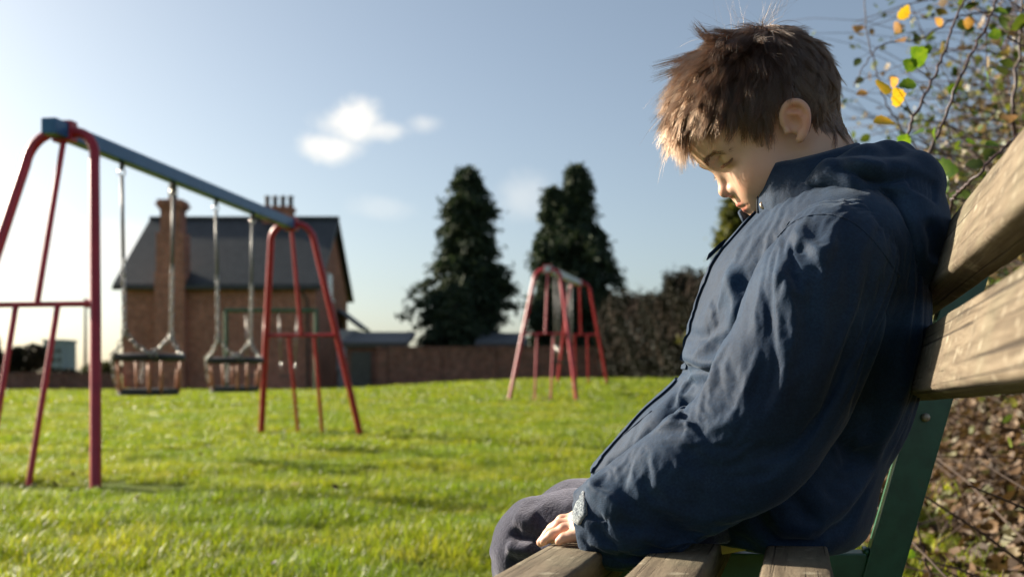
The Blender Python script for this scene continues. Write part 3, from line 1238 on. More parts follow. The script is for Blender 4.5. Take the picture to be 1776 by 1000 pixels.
def sdf_body(P):
    d = np.full(len(P), 9.0, f32)
    b = w2b(P)
    q = w2h(P)
    hd = np.sqrt((q ** 2).sum(-1))
    mh = hd < .20
    neck_b = np.array([-.050, 0, .795])
    nb = np.array(w2h(b2w(neck_b)[None, :])[0])
    # trunk (plain: it is under the clothes)
    s = b.copy(); s[:, 1] *= .72
    d = s_chain(s, [(.03, 0, .49), (.025, 0, .60), (-.02, 0, .72), (-.05, 0, .765)], [.062, .068, .075, .055], .04)
    a = np.abs(b[:, 1:2]); s2 = np.concatenate([b[:, :1], a, b[:, 2:]], 1)
    d = smin(d, s_chain(s2, [(-.045, .05, .765)] + [tuple(p) for p in ARM_L[:1]], [.045, .042], .02), .03)
    d = smin(d, s_chain(s2, ARM_L, [.042, .036, .031, .026, .019], .01), .02)
    d = smin(d, s_chain(s2, [HIP_L + np.array([.02, 0, 0]), KNEE_L, ANK_L], [.050, .044, .030], .02), .03)
    if mh.any():
        qq = q[mh]
        dn = s_cap(qq, (-.030, -.015, 0), nb, .046, .050)
        dh = smin(sdf_head(qq), dn, .022)
        d[mh] = smin(d[mh], dh, .02)
    mm = ((np.abs(b[:, 0] - .235) < .09) & (np.abs(s2[:, 1] - .185) < .08) & (np.abs(b[:, 2] - .43) < .08))
    if mm.any():
        d[mm] = smin(d[mm], sdf_hand(s2[mm]), .006)
    return d


def skin_material():
    m = NT('skin')
    at_ = m.n('Attribute', attribute_name='tint')
    v = m.coord()
    f = m.noise(v, 60, 4, .6)
    c = m.mix(.5, at_.outputs['Color'], m.ramp(f, [(.35, (.93, .90, .88)), (.65, (1.0, 1.0, 1.0))]), 'MULTIPLY')
    m.color(c)
    m.set(Roughness=.48, Specular_IOR_Level=.4, Subsurface_Weight=.22, Subsurface_Radius=(.010, .0042, .0022), Subsurface_Scale=.55)
    m.normal(m.bump(m.noise(v, 900, 3), .10, .0006))
    return m.m


def lerp_col(base, col, w):
    return base + (np.asarray(col) - base) * w[:, None]


def gauss(P, c, r):
    d = (P - np.asarray(c)) / np.asarray(r)
    return np.exp(-(d ** 2).sum(-1))


HAIR_LINE = np.array([(.100, .092), (.080, .086), (.062, .074), (.045, .056), (.034, .044), (.026, .026), (.016, .016), (.006, .026), (-.006, .034), (-.018, .035),
                      (-.030, .023), (-.032, .003), (-.031, -.013), (-.036, -.030), (-.056, -.042), (-.13, -.046)])


def hair_edge(f):
    """lowest hair height on the side of the head at a forward position"""
    o = np.argsort(HAIR_LINE[:, 0])
    return np.interp(f, HAIR_LINE[o, 0], HAIR_LINE[o, 1])


def build_body(person):
    # fine cells for head and hands, coarse cells under the clothes, one mesh
    hw = np.array([b2w(HAND['palm']), b2w(HAND['palm'] * np.array([1, -1, 1]))])
    boxes = [(H_O - np.array([.17, .12, .115]), H_O + np.array([.17, .12, .19]), .0018)] + [(c - np.array([.085, .06, .05]), c + np.array([.05, .06, .05]), .0018) for c in hw]
    V, Q = surface_nets(sdf_body, (-.45, .80, .05), (.62, 1.62, 1.07), .0060)
    V = smooth_mesh(V, Q, 2, .45)
    ctr = V[Q].mean(1)
    keep = np.ones(len(Q), bool)
    for lo_, hi_, _ in boxes:
        keep &= ~((ctr > lo_ + .004) & (ctr < hi_ - .004)).all(1)
    Q = Q[keep]
    for lo_, hi_, hh in boxes:
        v2, q2 = surface_nets(sdf_body, lo_, hi_, hh)
        v2 = smooth_mesh(v2, q2, 2, .45)
        Q = np.concatenate([Q, q2 + len(V)]); V = np.concatenate([V, v2])
    q = w2h(V)
    s = q.copy(); s[:, 2] = np.abs(s[:, 2])
    b = w2b(V); b[:, 1] = np.abs(b[:, 1])
    col = np.tile(np.array([.58, .37, .265]), (len(V), 1))
    col = lerp_col(col, (.66, .30, .21), .50 * gauss(s, (.060, -.012, .042), (.03, .018, .02)))       # cheek
    col = lerp_col(col, (.62, .27, .19), .45 * gauss(s, (.088, -.004, 0), (.012, .012, .014)))         # nose
    col = lerp_col(col, (.64, .26, .19), .60 * gauss(s, (-.016, .007, .079), (.016, .022, .010)))        # ear rim
    lips = np.maximum(gauss(s, (.083, -.0268, 0), (.006, .0040, .014)), gauss(s, (.081, -.0360, 0), (.006, .0050, .013)))
    lips = np.maximum(lips, gauss(s, (.0755, -.0330, .014), (.005, .0032, .007)))
    col = lerp_col(col, (.50, .155, .125), np.clip(lips * 1.25, 0, .9))
    col = lerp_col(col, (.45, .22, .16), .45 * gauss(s, (.070, .0135, .031), (.012, .005, .015)))       # lower lid
    slit = np.exp(-(s_chain(s.astype(f32), [(.0720, .0215, .0215), (.0718, .0195, .0300), (.0645, .0200, .0420)], [0, 0, 0], .001) / .0013) ** 2)
    col = lerp_col(col, (.035, .020, .015), np.clip(slit * 1.1, 0, .95))
    # scalp under the hair
    mh = (np.linalg.norm(q, axis=1) < .19)
    ed = hair_edge(s[:, 0])
    sc = np.clip((s[:, 1] - ed + .002) / .010, 0, 1) * mh * ~((s[:, 2] > .0722) & (s[:, 0] > -.030) & (s[:, 0] < .006) & (s[:, 1] < .037))
    sc = np.where(q[:, 0] < -.05, np.clip((s[:, 1] + .048) / .01, 0, 1) * mh, sc)
    col = lerp_col(col, (.055, .033, .022), .85 * sc)
    # hands: knuckles, nails
    for i in range(4):
        col = lerp_col(col, (.58, .23, .17), .55 * gauss(b, HAND['m'][i], (.008, .008, .008)))
        t = HAND['t'][i] + np.array([.001, 0, .004])
        col = lerp_col(col, (.72, .33, .27), .8 * gauss(b, t, (.006, .005, .004)))
    body = npmesh('body', V, quads=Q, mats=skin_material(), parent=person)
    ca = body.data.color_attributes.new('tint', 'FLOAT_COLOR', 'POINT')
    ca.data.foreach_set('color', np.concatenate([col, np.ones((len(V), 1))], 1).astype(f32).ravel())
    return V, Q


# ------------------------------------------------------------------ hair as real strands


def hair_material(name, c, rough=.32):
    m = NT(name)
    h = m.n('BsdfHairPrincipled')
    h.parametrization = 'COLOR'
    for k_, v_ in (('Color', (*c, 1)), ('Roughness', rough), ('Radial Roughness', .5), ('Random Color', .35), ('Random Roughness', .3), ('RandomColor', .35)):
        if k_ in h.inputs:
            h.inputs[k_].default_value = v_
    m.l(h.outputs[0], m.out.inputs['Surface'])
    return m.m


def strands(name, pts, r0, r1, mat, parent):
    """pts: (n strands, k points, 3)"""
    n, k, _ = pts.shape
    hc = bpy.data.hair_curves.new(name)
    hc.add_curves([k] * n)
    hc.attributes['position'].data.foreach_set('vector', pts.astype(f32).ravel())
    ra = hc.attributes.get('radius') or hc.attributes.new('radius', 'FLOAT', 'POINT')
    t = np.linspace(0, 1, k)
    rad = np.tile(r0 + (r1 - r0) * t ** 1.6, (n, 1))
    ra.data.foreach_set('value', rad.astype(f32).ravel())
    return link(name, hc, parent, mat)


def build_hair(person, V, Q):
    rg = np.random.RandomState(11)
    N = vnormals(V, Q)
    q = w2h(V); n = N @ H_M.T
    used = np.zeros(len(V), bool); used[Q.ravel()] = True
    s2 = np.abs(q[:, 2])
    ear = (s2 > .066) & (q[:, 0] > -.031) & (q[:, 0] < .008) & (q[:, 1] < .037)
    ok = used & (np.linalg.norm(q, axis=1) < .19) & (q[:, 1] > hair_edge(q[:, 0]) + .004 + .0045 * wnoise(q, 230, 1) + .004 * np.abs(_rg.normal(size=len(q)))) & ~ear & (q[:, 1] > -.047)
    ok &= ~((q[:, 0] > .06) & (q[:, 1] < .084 - .9 * np.maximum(0, s2 - .030)))
    # face area weights: vertices are nearly even
    idx = np.where(ok)[0]
    ns = 46000
    pick = rg.choice(idx, ns)
    root = q[pick] + rg.normal(size=(ns, 3)) * .0009
    nr = n[pick]
    crown = np.array([-.070, .125, .012])
    # combing direction in the head frame
    away = root - crown
    away -= (away * nr).sum(1, keepdims=True) * nr
    away /= np.linalg.norm(away, axis=1, keepdims=True) + 1e-6
    fwd = np.tile(np.array([1.0, -.35, 0]), (ns, 1))
    down_w = np.array([0, 0, -1.0]) @ H_M.T
    top = np.clip((root[:, 1] - .06) / .05, 0, 1) * np.clip((root[:, 0] + .09) / .06, 0, 1)
    back = np.clip((-.03 - root[:, 0]) / .05, 0, 1)
    side = np.clip((np.abs(root[:, 2]) - .045) / .02, 0, 1) * np.clip((.10 - root[:, 1]) / .05, 0, 1)
    comb = away * .9 + fwd * (.9 * top)[:, None] + np.array([.9, .25, 0]) * (np.clip((root[:, 0] - .02) / .04, 0, 1) * np.clip((root[:, 1] - .03) / .03, 0, 1))[:, None] + np.array([-.10, -1.0, 0]) * (.8 * side * (1 - back) + .9 * back)[:, None] + np.array([.75, -.35, 0]) * (side * (1 - back) * .9)[:, None]
    # locks: strands of one lock share a direction
    nl = 1500
    lockc = root[rg.choice(ns, nl)]
    li = np.empty(ns, int)
    for a in range(0, ns, 3000):
        li[a:a + 3000] = ((root[a:a + 3000, None] - lockc[None]) ** 2).sum(-1).argmin(1)
    lr = rg.normal(size=(nl, 3)); lr2 = rg.normal(size=(nl, 3)); ll = rg.uniform(.72, 1.25, nl); lift = rg.uniform(.5, 1.6, nl)
    comb += lr[li] * (.16 + .20 * top)[:, None] + rg.normal(size=(ns, 3)) * .05
    comb -= (comb * nr).sum(1, keepdims=True) * nr * .9
    comb /= np.linalg.norm(comb, axis=1, keepdims=True) + 1e-6
    front = np.clip((root[:, 0] - .035) / .04, 0, 1) * np.clip((root[:, 1] - .05) / .02, 0, 1)
    nape = back * np.clip((.03 - root[:, 1]) / .05, 0, 1)
    length = .0275 + .024 * top + .004 * front - .006 * nape + .001 * side
    length *= ll[li] * rg.uniform(.75, 1.15, ns)
    fly = (rg.uniform(size=ns) < .004) & ((root[:, 1] > .10) | (root[:, 0] > .06))
    length = np.where(fly, length * 1.5, length)
    rise = (.34 + .40 * top * np.clip((.05 - root[:, 0]) / .06, .25, 1)) * lift[li] * (1 - .55 * side) * (1 - .20 * back) * (1 - .75 * nape)
    rise = np.where(fly, rise + .7, rise)
    k = 9
    pts = np.zeros((ns, k, 3))
    p = root - nr * .001
    d = comb * 1.0 + nr * rise[:, None]
    d /= np.linalg.norm(d, axis=1, keepdims=True)
    pts[:, 0] = p
    step = length / (k - 1)
    curl = lr2[li] * .09 + rg.normal(size=(ns, 3)) * .022
    lockdir = lockc[li] - root
    for j in range(1, k):
        t = j / (k - 1)
        d = d + comb * .16 + down_w * (.10 + .10 * front)[:, None] * t - nr * (.10 * (1 - top) + .14 * nape)[:, None] + curl * .9 + lockdir * 9 * t
        d /= np.linalg.norm(d, axis=1, keepdims=True)
        p = p + d * step[:, None]
        # stay outside the skull
        w = p - np.array([-.010, .055, 0])
        rr = np.array([.100, .090, .0755])
        m = np.sqrt(((w / rr) ** 2).sum(1))
        ins = (m < 1.0 + .02 * t)
        p = np.where(ins[:, None] & (p[:, 1:2] > .0), np.array([-.010, .055, 0]) + w / m[:, None] * (1.0 + .02 * t), p)
        pts[:, j] = p
    # gather the strands of one lock towards its guide strand
    _u, _first = np.unique(li, return_index=True)
    gi = np.zeros(nl, int); gi[_u] = _first
    G = pts[gi[li]]
    tt = np.linspace(0, 1, k)[None, :, None]
    tgt = G + (root - root[gi[li]])[:, None] * (1 - .70 * tt ** .8)
    wgt = np.clip(tt * 1.5, 0, 1) * (.36 * (~fly))[:, None, None] * rg.uniform(.15, 1.0, (ns, 1, 1))
    pts = pts + (tgt - pts) * wgt
    W = h2w(pts.reshape(-1, 3)).reshape(pts.shape)
    strands('hair', W, .00024, .00005, hair_material('brown_hair', (.031, .0165, .0092)), person)
    # wind-lifted wisps on the crown
    nw = 80
    base = np.array([-.052, .128, .0])[None] + rg.normal(size=(nw, 3)) * np.array([.012, .003, .02])
    grp = rg.randint(0, 2, nw)
    base[:, 0] += np.where(grp == 0, .012, -.028)
    dirs = np.where(grp[:, None] == 0, np.array([-.30, .93, .1]), np.array([-.85, .38, .0])) + rg.normal(size=(nw, 3)) * .22
    ln = rg.uniform(.03, .058, nw)
    t = np.linspace(0, 1, 8)
    bend = rg.normal(size=(nw, 3)) * .25
    wp = base[:, None] + (dirs[:, None] * t[None, :, None] + bend[:, None] * (t ** 2)[None, :, None]) * ln[:, None, None]
    strands('flyaway_hair', h2w(wp.reshape(-1, 3)).reshape(wp.shape), .00008, .00003, bpy.data.materials['brown_hair'], person)
    def on_skin(c, off):
        c = np.array(c, float)
        g = None
        for _ in range(4):
            d = sdf_head(c.astype(f32)).astype(float)
            g = np.stack([(sdf_head((c + e).astype(f32)) - sdf_head((c - e).astype(f32))) for e in np.eye(3) * .0006], -1).astype(float)
            g /= np.linalg.norm(g, axis=1, keepdims=True) + 1e-9
            c = c - g * (d - off)[:, None]
        return c, g

    # brows and lashes
    def along(arc, n, spread):
        arc = np.array(arc)
        u = rg.uniform(0, len(arc) - 1.001, n); a = u.astype(int)
        dr = arc[a + 1] - arc[a]
        c = arc[a] + dr * (u - a)[:, None]
        dr /= np.linalg.norm(dr, axis=1, keepdims=True)
        c[:, 1] += rg.uniform(-1, 1, n) * spread(u)
        return c, dr, u
    bp, lp = [], []
    for sd in (1, -1):
        n = 230
        c, dr, u = along(((.0800, .0365, .0085), (.0790, .0410, .014), (.0755, .0435, .022), (.0690, .0432, .032), (.0585, .0390, .0425)), n, lambda u: .0026 * (1 - .6 * u / 4))
        c, gn = on_skin(c, .0001)
        dr = dr + np.stack([0 * u, .45 * (1 - u / 3), 0 * u], -1) + rg.normal(size=(n, 3)) * .14
        dr -= gn * (dr * gn).sum(1, keepdims=True); dr += gn * .14
        t = np.linspace(0, 1, 4)[None, :, None]
        pp = c[:, None] + dr[:, None] * rg.uniform(.004, .007, n)[:, None, None] * t
        pp[..., 2] *= sd
        bp.append(pp)
        n = 150
        c, dr, u = along(((.0722, .0222, .0215), (.0722, .0204, .0300), (.0682, .0204, .0385), (.0630, .0212, .0435)), n, lambda u: 0 * u)
        c, gn = on_skin(c, .0)
        dr = np.stack([.85 + 0 * u, -.50 + 0 * u, .05 + .22 * u], -1) + rg.normal(size=(n, 3)) * .14
        L = rg.uniform(.0055, .0095, n)[:, None, None]
        t = np.linspace(0, 1, 6)[None, :, None]
        pp = c[:, None] + dr[:, None] * L * t + np.array([.0, .35, 0]) * L * t * t
        pp[..., 2] *= sd
        lp.append(pp)
    bp = np.concatenate(bp); lp = np.concatenate(lp)
    bm_ = hair_material('dark_brown_hair', (.045, .026, .016), .4)
    strands('eyebrow_hair', h2w(bp.reshape(-1, 3)).reshape(bp.shape), .00017, .00005, bm_, person)
    strands('eyelash_hair', h2w(lp.reshape(-1, 3)).reshape(lp.shape), .00022, .00006, bm_, person)
# ------------------------------------------------------------------ clothes


def fold(V, N, D, pts, l, amp, wa, wb=None, ends=(.25, .25), lmin=.0, near=None):
    """adds a fold to the displacement D: a ridge (amp > 0) or valley along a line drawn on the child's left side.
    wa / wb: width on either side of the line (metres)"""
    wb = wa if wb is None else wb
    P = np.array([bl(px, py, l) for (px, py) in pts])[:, [0, 2]]
    seg = np.diff(P, axis=0); ln = np.linalg.norm(seg, axis=1); cum = np.concatenate([[0], np.cumsum(ln)])
    X = V[:, [0, 2]]
    best = np.full(len(V), 9e9); bt = np.zeros(len(V)); bs = np.zeros(len(V))
    for i in range(len(seg)):
        r = X - P[i]
        t = np.clip((r @ seg[i]) / (ln[i] ** 2), 0, 1)
        d = r - t[:, None] * seg[i]
        dd = (d * d).sum(1)
        sg = np.sign(seg[i][0] * r[:, 1] - seg[i][1] * r[:, 0])
        m = dd < best
        best = np.where(m, dd, best); bt = np.where(m, cum[i] + t * ln[i], bt); bs = np.where(m, sg, bs)
    u = bt / cum[-1]
    tap = np.clip(u / max(ends[0], 1e-3), 0, 1) * np.clip((1 - u) / max(ends[1], 1e-3), 0, 1)
    tap = tap * tap * (3 - 2 * tap)
    w = np.where(bs > 0, wa, wb)
    side = np.clip((V[:, 1] - lmin) / .03, 0, 1)
    D += amp * np.exp(-best / (w * w)) * tap * side


def sdf_trunk(P):
    b = w2b(P)
    a = np.abs(b[:, 1:2])
    s = np.concatenate([b[:, :1], a, b[:, 2:]], 1)
    e = b.copy(); e[:, 1] *= .70
    d = s_ell(s, (.030, 0, .475), (.112, .165, .098))
    d = smin(d, s_ell(s, (.028, 0, .575), (.098, .145, .115)), .05)
    d = smin(d, s_ell(s, (-.020, 0, .690), (.112, .140, .145)), .05)
    d = smin(d, s_cap(s, (-.055, 0, .765), (-.055, .095, .742), .075, .070), .05)
    d = smin(d, s_ell(s, (-.080, 0, .655), (.070, .125, .13)), .05)
    d = smin(d, s_chain(e, FRONT_C, [.062, .072, .080, .082, .078, .070], .03), .03)
    # front skirt of the coat lying on the thighs
    lap0, lap1 = bl(1165, 740, 0), bl(1052, 826, 0)
    d = smin(d, s_cap(s * f32([1, .42, 1]), lap0, lap1, .046, .028), .04)
    d = smax(d, (f32(.388) - b[:, 2]), .015)
    # neck opening
    neck = s_cap(s, (-.030, 0, .83), (-.070, 0, .775), .060, .052)
    d = smax(d, -neck, .012)
    return d


def sdf_sleeve(P, k=1.0, up=0.0, opened=True):
    b = w2b(P)
    pts = [p + np.array([0, 0, up * r]) for p, r in zip(SLEEVE, SLEEVE_R)]
    d = s_chain(b, pts, [r * k for r in SLEEVE_R], .03)
    if opened:
        ax = SLEEVE[-1] - SLEEVE[-2]; ax = ax / np.linalg.norm(ax)
        r = b - _v(SLEEVE[-1])
        t = r @ _v(ax)
        rad = np.sqrt(np.maximum((r ** 2).sum(-1) - t * t, 0))
        near = np.sqrt((r ** 2).sum(-1)) < .075
        d = np.where(near, smax(d, t - .004, .004), d)
        d = np.where(near, smax(d, -np.maximum(rad - SLEEVE_R[-1] * .86, -t - .05), .004), d)
    return d


# middle line of the trunk, set in from the front of the coat
_fr = np.array([bl(px, py, 0) for px, py in ((1300, 412), (1262, 436), (1238, 480), (1212, 545), (1200, 605), (1196, 655))])
_tn = np.gradient(_fr, axis=0); _nn = np.stack([_tn[:, 2], 0 * _tn[:, 0], -_tn[:, 0]], -1); _nn /= np.linalg.norm(_nn, axis=1, keepdims=True)
_nn *= np.where(_nn[:, :1] > 0, -1, 1)
FRONT_C = _fr + _nn * np.array([.062, .072, .080, .082, .078, .070])[:, None]
SLEEVE = [bl(1448, 462, .120), bl(1400, 560, .150), bl(1345, 670, .175), bl(1285, 772, .190), bl(1175, 842, .200), bl(1085, 902, .200), bl(1018, 912, .196)]
SLEEVE_R = [.070, .071, .066, .060, .055, .052, .036]


def drape(V, Q, colliders, pin, frames, shrink, bend, stiff, gravity=1.0):
    """lets a cloth mesh settle over collider meshes; pin: weight per vertex that stays put"""
    tmp = []
    for cv, cq in colliders:
        o = npmesh('collider', cv, quads=cq)
        o.modifiers.new('collision', 'COLLISION')
        o.collision.thickness_outer = .003
        tmp.append(o)
    o = npmesh('cloth', V, quads=Q)
    tmp.append(o)
    vg = o.vertex_groups.new(name='pin')
    for lv in range(1, 11):
        idx = np.where((pin > (lv - .5) / 10) & (pin <= (lv + .5) / 10))[0]
        if len(idx): vg.add(idx.tolist(), lv / 10, 'REPLACE')
    md = o.modifiers.new('cloth', 'CLOTH')
    st = md.settings
    st.quality = 5
    st.mass = .25
    st.tension_stiffness = stiff; st.compression_stiffness = stiff; st.shear_stiffness = stiff * .4
    st.bending_model = 'ANGULAR'; st.bending_stiffness = bend; st.bending_damping = 1.0
    st.tension_damping = 15; st.compression_damping = 15; st.shear_damping = 15
    st.air_damping = 3
    st.vertex_group_mass = 'pin'
    st.shrink_min = shrink
    st.effector_weights.gravity = gravity
    md.collision_settings.collision_quality = 2
    md.collision_settings.distance_min = .003
    md.collision_settings.use_self_collision = False
    md.point_cache.frame_start = 1; md.point_cache.frame_end = frames
    scene.frame_start = 1; scene.frame_end = frames
    for f in range(1, frames + 1):
        scene.frame_set(f)
    ev = o.evaluated_get(bpy.context.evaluated_depsgraph_get())
    co = np.zeros(len(ev.data.vertices) * 3, f32)
    ev.data.vertices.foreach_get('co', co)
    out = co.reshape(-1, 3).astype(float)
    for t in tmp:
        me = t.data
        bpy.data.objects.remove(t); bpy.data.meshes.remove(me)
    scene.frame_set(1)
    return out


def fabric_material(name, dark, mid, pale, seed=0.0):
    m = NT(name)
    v = m.coord('Object')
    big = m.noise(v, 11, 5, .6)
    fine = m.noise(v, 420, 2, .5)
    weave = m.n('TexWave', wave_type='BANDS', bands_direction='DIAGONAL')
    weave.inputs['Scale'].default_value = 330
    weave.inputs['Distortion'].default_value = 1.2
    m.l(v, weave.inputs['Vector'])
    c = m.ramp(big, [(.30, dark), (.55, mid), (.78, pale)])
    c = m.mix(.45, c, m.ramp(fine, [(.32, (.45, .48, .55)), (.68, (1.6, 1.55, 1.5))]), 'MULTIPLY')
    m.color(c)
    m.set(Roughness=.7, Specular_IOR_Level=.16, Sheen_Weight=.14, Sheen_Roughness=.45, Sheen_Tint=(.72, .84, 1.0))
    n1 = m.bump(m.noise(v, 34, 4, .55), .22, .006)
    n2 = m.bump(fine, .35, .0007, n1)
    m.normal(m.bump(weave.outputs['Fac'], .2, .0004, n2))
    return m.m


def ribbon(path, wid, thk, normals):
    """strip of cloth: path points, width vector per point, thickness along normals"""
    mb = MB()
    vs, fs = [], []
    n = len(path)
    for i in range(n):
        p, w, nn = Vector(path[i]), Vector(wid[i]), Vector(normals[i])
        vs += [p - w * .5, p + w * .5, p + w * .5 + nn * thk, p - w * .5 + nn * thk]
    for i in range(n - 1):
        for k in range(4):
            k2 = (k + 1) % 4
            fs.append((i * 4 + k, i * 4 + k2, i * 4 + 4 + k2, i * 4 + 4 + k))
    fs += [(3, 2, 1, 0), tuple((n - 1) * 4 + k for k in range(4))]
    mb.add(vs, fs)
    return mb


def sheet(rows, thk):
    """rows: list of equal-length lists of points -> cloth sheet with real thickness (solidified both sides)"""
    G = np.array([[list(p) for p in r] for r in rows])
    du = np.gradient(G, axis=1); dv = np.gradient(G, axis=0)
    n = np.cross(du, dv); n /= np.linalg.norm(n, axis=2, keepdims=True) + 1e-12
    a, b = G + n * thk / 2, G - n * thk / 2
    r, c = G.shape[:2]
    V = np.concatenate([a.reshape(-1, 3), b.reshape(-1, 3)])
    F = []
    o = r * c
    for i in range(r - 1):
        for j in range(c - 1):
            p = i * c + j
            F.append((p, p + 1, p + c + 1, p + c)); F.append((o + p + c, o + p + c + 1, o + p + 1, o + p))
    for i in range(r - 1):
        p = i * c; F.append((p, p + c, o + p + c, o + p)); p = i * c + c - 1; F.append((p + c, p, o + p, o + p + c))
    for j in range(c - 1):
        p = j; F.append((p + 1, p, o + p, o + p + 1)); p = (r - 1) * c + j; F.append((p, p + 1, o + p + 1, o + p))
    return V, np.array(F)


def W(px, py, l=0.0):
    return Vector(b2w(bl(px, py, l)))


def build_jacket(person):
    navy = fabric_material('navy_cotton', (.0055, .016, .039), (.009, .025, .056), (.018, .042, .082))
    # ---- trunk of the coat, draped as cloth over the body
    jlo, jhi = (-.30, .75, .36), (.75, 1.75, .90)
    V, Q = surface_nets(sdf_trunk, jlo, jhi, .0068)
    V = smooth_mesh(V, Q, 3, .5)
    Nw = vnormals(V, Q); b = w2b(V)
    D = np.zeros(len(V))
    F = lambda *a, **k: fold(b, None, D, *a, **k)
    F([(1262, 440), (1268, 480), (1280, 530), (1285, 560)], .10, .010, .012, .008, lmin=-.03)
    F([(1300, 440), (1308, 480), (1315, 525)], .10, -.010, .014, lmin=-.03)
    F([(1245, 470), (1240, 530), (1225, 570), (1260, 600)], .08, -.012, .016, lmin=-.03)
    F([(1230, 640), (1215, 600), (1222, 560)], .08, .007, .012, lmin=-.03)
    F([(1580, 560), (1540, 700), (1500, 800), (1420, 880)], .13, .010, .016)
    F([(1555, 560), (1500, 720), (1440, 830)], .14, -.010, .018)
    F([(1440, 800), (1400, 860), (1330, 900)], .16, .010, .018)
    F([(1480, 860), (1420, 905), (1340, 925)], .15, -.008, .012)
    F([(1180, 662), (1215, 668), (1260, 690)], .08, -.016, .010, lmin=-.20, ends=(.02, .3))
    F([(1150, 690), (1100, 735), (1060, 775)], .06, .006, .010, lmin=-.20)
    F([(1170, 720), (1120, 755), (1080, 800)], .09, -.008, .010, lmin=-.1)
    V = V + Nw * D[:, None]
    inV, inQ = surface_nets(lambda P: sdf_trunk(P) + f32(.012), jlo, jhi, .010)
    d_neck = np.linalg.norm(b - np.array([-.045, 0, .80]), axis=1)
    pin = np.clip((.100 - d_neck) / .03, 0, 1)
    pin = np.maximum(pin, np.clip((.415 - b[:, 2]) / .02, 0, 1))
    pin = np.maximum(pin, np.exp(-((b[:, 0] - .115) / .05) ** 2 - ((b[:, 2] - .597) / .010) ** 2) * (b[:, 0] > .08))
    V = drape(V, Q, [(inV, inQ)], pin, 14, -.035, .7, 60)
    jk = npmesh('jacket', V, quads=Q, mats=navy, parent=person)
    sb = jk.modifiers.new('smooth', 'SUBSURF'); sb.levels = 1; sb.render_levels = 1
    # ---- sleeves
    Vs, Qs = surface_nets(sdf_sleeve, jlo, jhi, .0048)
    Vs = smooth_mesh(Vs, Qs, 3, .5)
    Nw = vnormals(Vs, Qs); b = w2b(Vs)
    D = np.zeros(len(Vs))
    F = lambda *a, **k: fold(b, None, D, *a, **k)
    F([(1415, 388), (1385, 412), (1362, 445), (1345, 480), (1322, 520)], .17, .010, .010, .016)
    F([(1398, 420), (1372, 455), (1352, 490)], .18, -.012, .011)
    F([(1470, 405), (1425, 432), (1388, 455), (1352, 478), (1330, 505)], .19, .011, .010, .008)
    F([(1420, 455), (1392, 468), (1360, 490)], .20, -.009, .009)
    F([(1425, 458), (1398, 474), (1362, 505), (1320, 540), (1270, 585)], .20, .012, .010, .014)
    F([(1440, 480), (1380, 520), (1320, 575)], .21, -.006, .016)
    F([(1262, 575), (1240, 625), (1215, 680), (1180, 720), (1140, 748)], .20, .010, .012, .016)
    F([(1330, 560), (1300, 600), (1262, 640), (1240, 690), (1212, 750)], .225, .008, .010, .018)
    F([(1120, 745), (1165, 735), (1208, 756)], .22, .013, .011, .012)
    F([(1232, 790), (1185, 768), (1130, 778), (1090, 810)], .23, -.011, .014)
    F([(1250, 800), (1180, 800), (1120, 820), (1075, 850)], .235, .009, .012, .014)
    F([(1300, 760), (1250, 740), (1225, 770)], .23, -.007, .012)
    F([(1020, 835), (1062, 858), (1098, 884)], .22, .013, .012, .011)
    F([(1130, 905), (1090, 900), (1050, 885), (1020, 880)], .235, -.010, .012)
    F([(1160, 900), (1110, 925), (1060, 940), (1010, 938)], .24, .009, .013)
    F([(1040, 830), (1070, 820), (1110, 790)], .21, -.008, .010)
    F([(1030, 880), (1050, 900), (1046, 930)], .235, -.006, .008)
    Vs = Vs + Nw * D[:, None]
    aV, aQ = surface_nets(lambda P: sdf_sleeve(P, .76, .20, False), jlo, jhi, .009)
    t_arm = np.linalg.norm(b - SLEEVE[0], axis=1)
    d_c = np.linalg.norm(b - SLEEVE[-1], axis=1)
    pin = np.maximum(np.clip((.082 - t_arm) / .03, 0, 1) * np.clip((SLEEVE[0][0] + .05 - b[:, 0] + (b[:, 2] - SLEEVE[0][2])) / .03, 0, 1), np.clip((.058 - d_c) / .02, 0, 1))
    Vs = drape(Vs, Qs, [(aV, aQ), (inV, inQ)], pin, 16, -.05, 1.1, 60)
    Vs = smooth_mesh(Vs, Qs, 1, .15)
    slv = npmesh('sleeve', Vs, quads=Qs, mats=navy, parent=jk)
    sb = slv.modifiers.new('smooth', 'SUBSURF'); sb.levels = 1; sb.render_levels = 1
    bm_ = w2b(Vs); bm_[:, 1] *= -1
    sl2 = npmesh('sleeve', b2w(bm_), quads=Qs[:, ::-1], mats=navy, parent=jk)

    # ---- hood lying on the back
    def sdf_hood(P):
        p = w2b(P)
        s = np.concatenate([p[:, :1], np.abs(p[:, 1:2]), p[:, 2:]], 1)
        d = s_ell(s, bl(1562, 405, 0), (.052, .108, .085))
        d = smin(d, s_chain(s, [bl(1535, 350, .06), bl(1550, 450, .085), bl(1580, 540, .05)], [.032, .030, .012], .02), .03)
        # rolled edge of the opening, and the lining bunched inside it
        d = smin(d, s_chain(s, [bl(1588, 316, 0), bl(1578, 316, .045), bl(1545, 324, .080), bl(1490, 312, .096), bl(1440, 302, .090), bl(1405, 318, .084)], [.034, .033, .028, .022, .015, .008], .015), .007)
        d = smin(d, s_chain(s, [bl(1552, 282, 0), bl(1535, 284, .040), bl(1500, 288, .070), bl(1462, 288, .078)], [.026, .026, .021, .012], .012), .006)
        d = smax(d, -s_ell(s, bl(1470, 282, 0), (.050, .052, .050)), .02)
        return d
    Vh, Qh = surface_nets(sdf_hood, (.30, .85, .55), (.80, 1.65, .92), .0030)
    Vh = smooth_mesh(Vh, Qh, 2, .5)
    Nh = vnormals(Vh, Qh); bh = w2b(Vh)
    Dh = np.zeros(len(Vh))
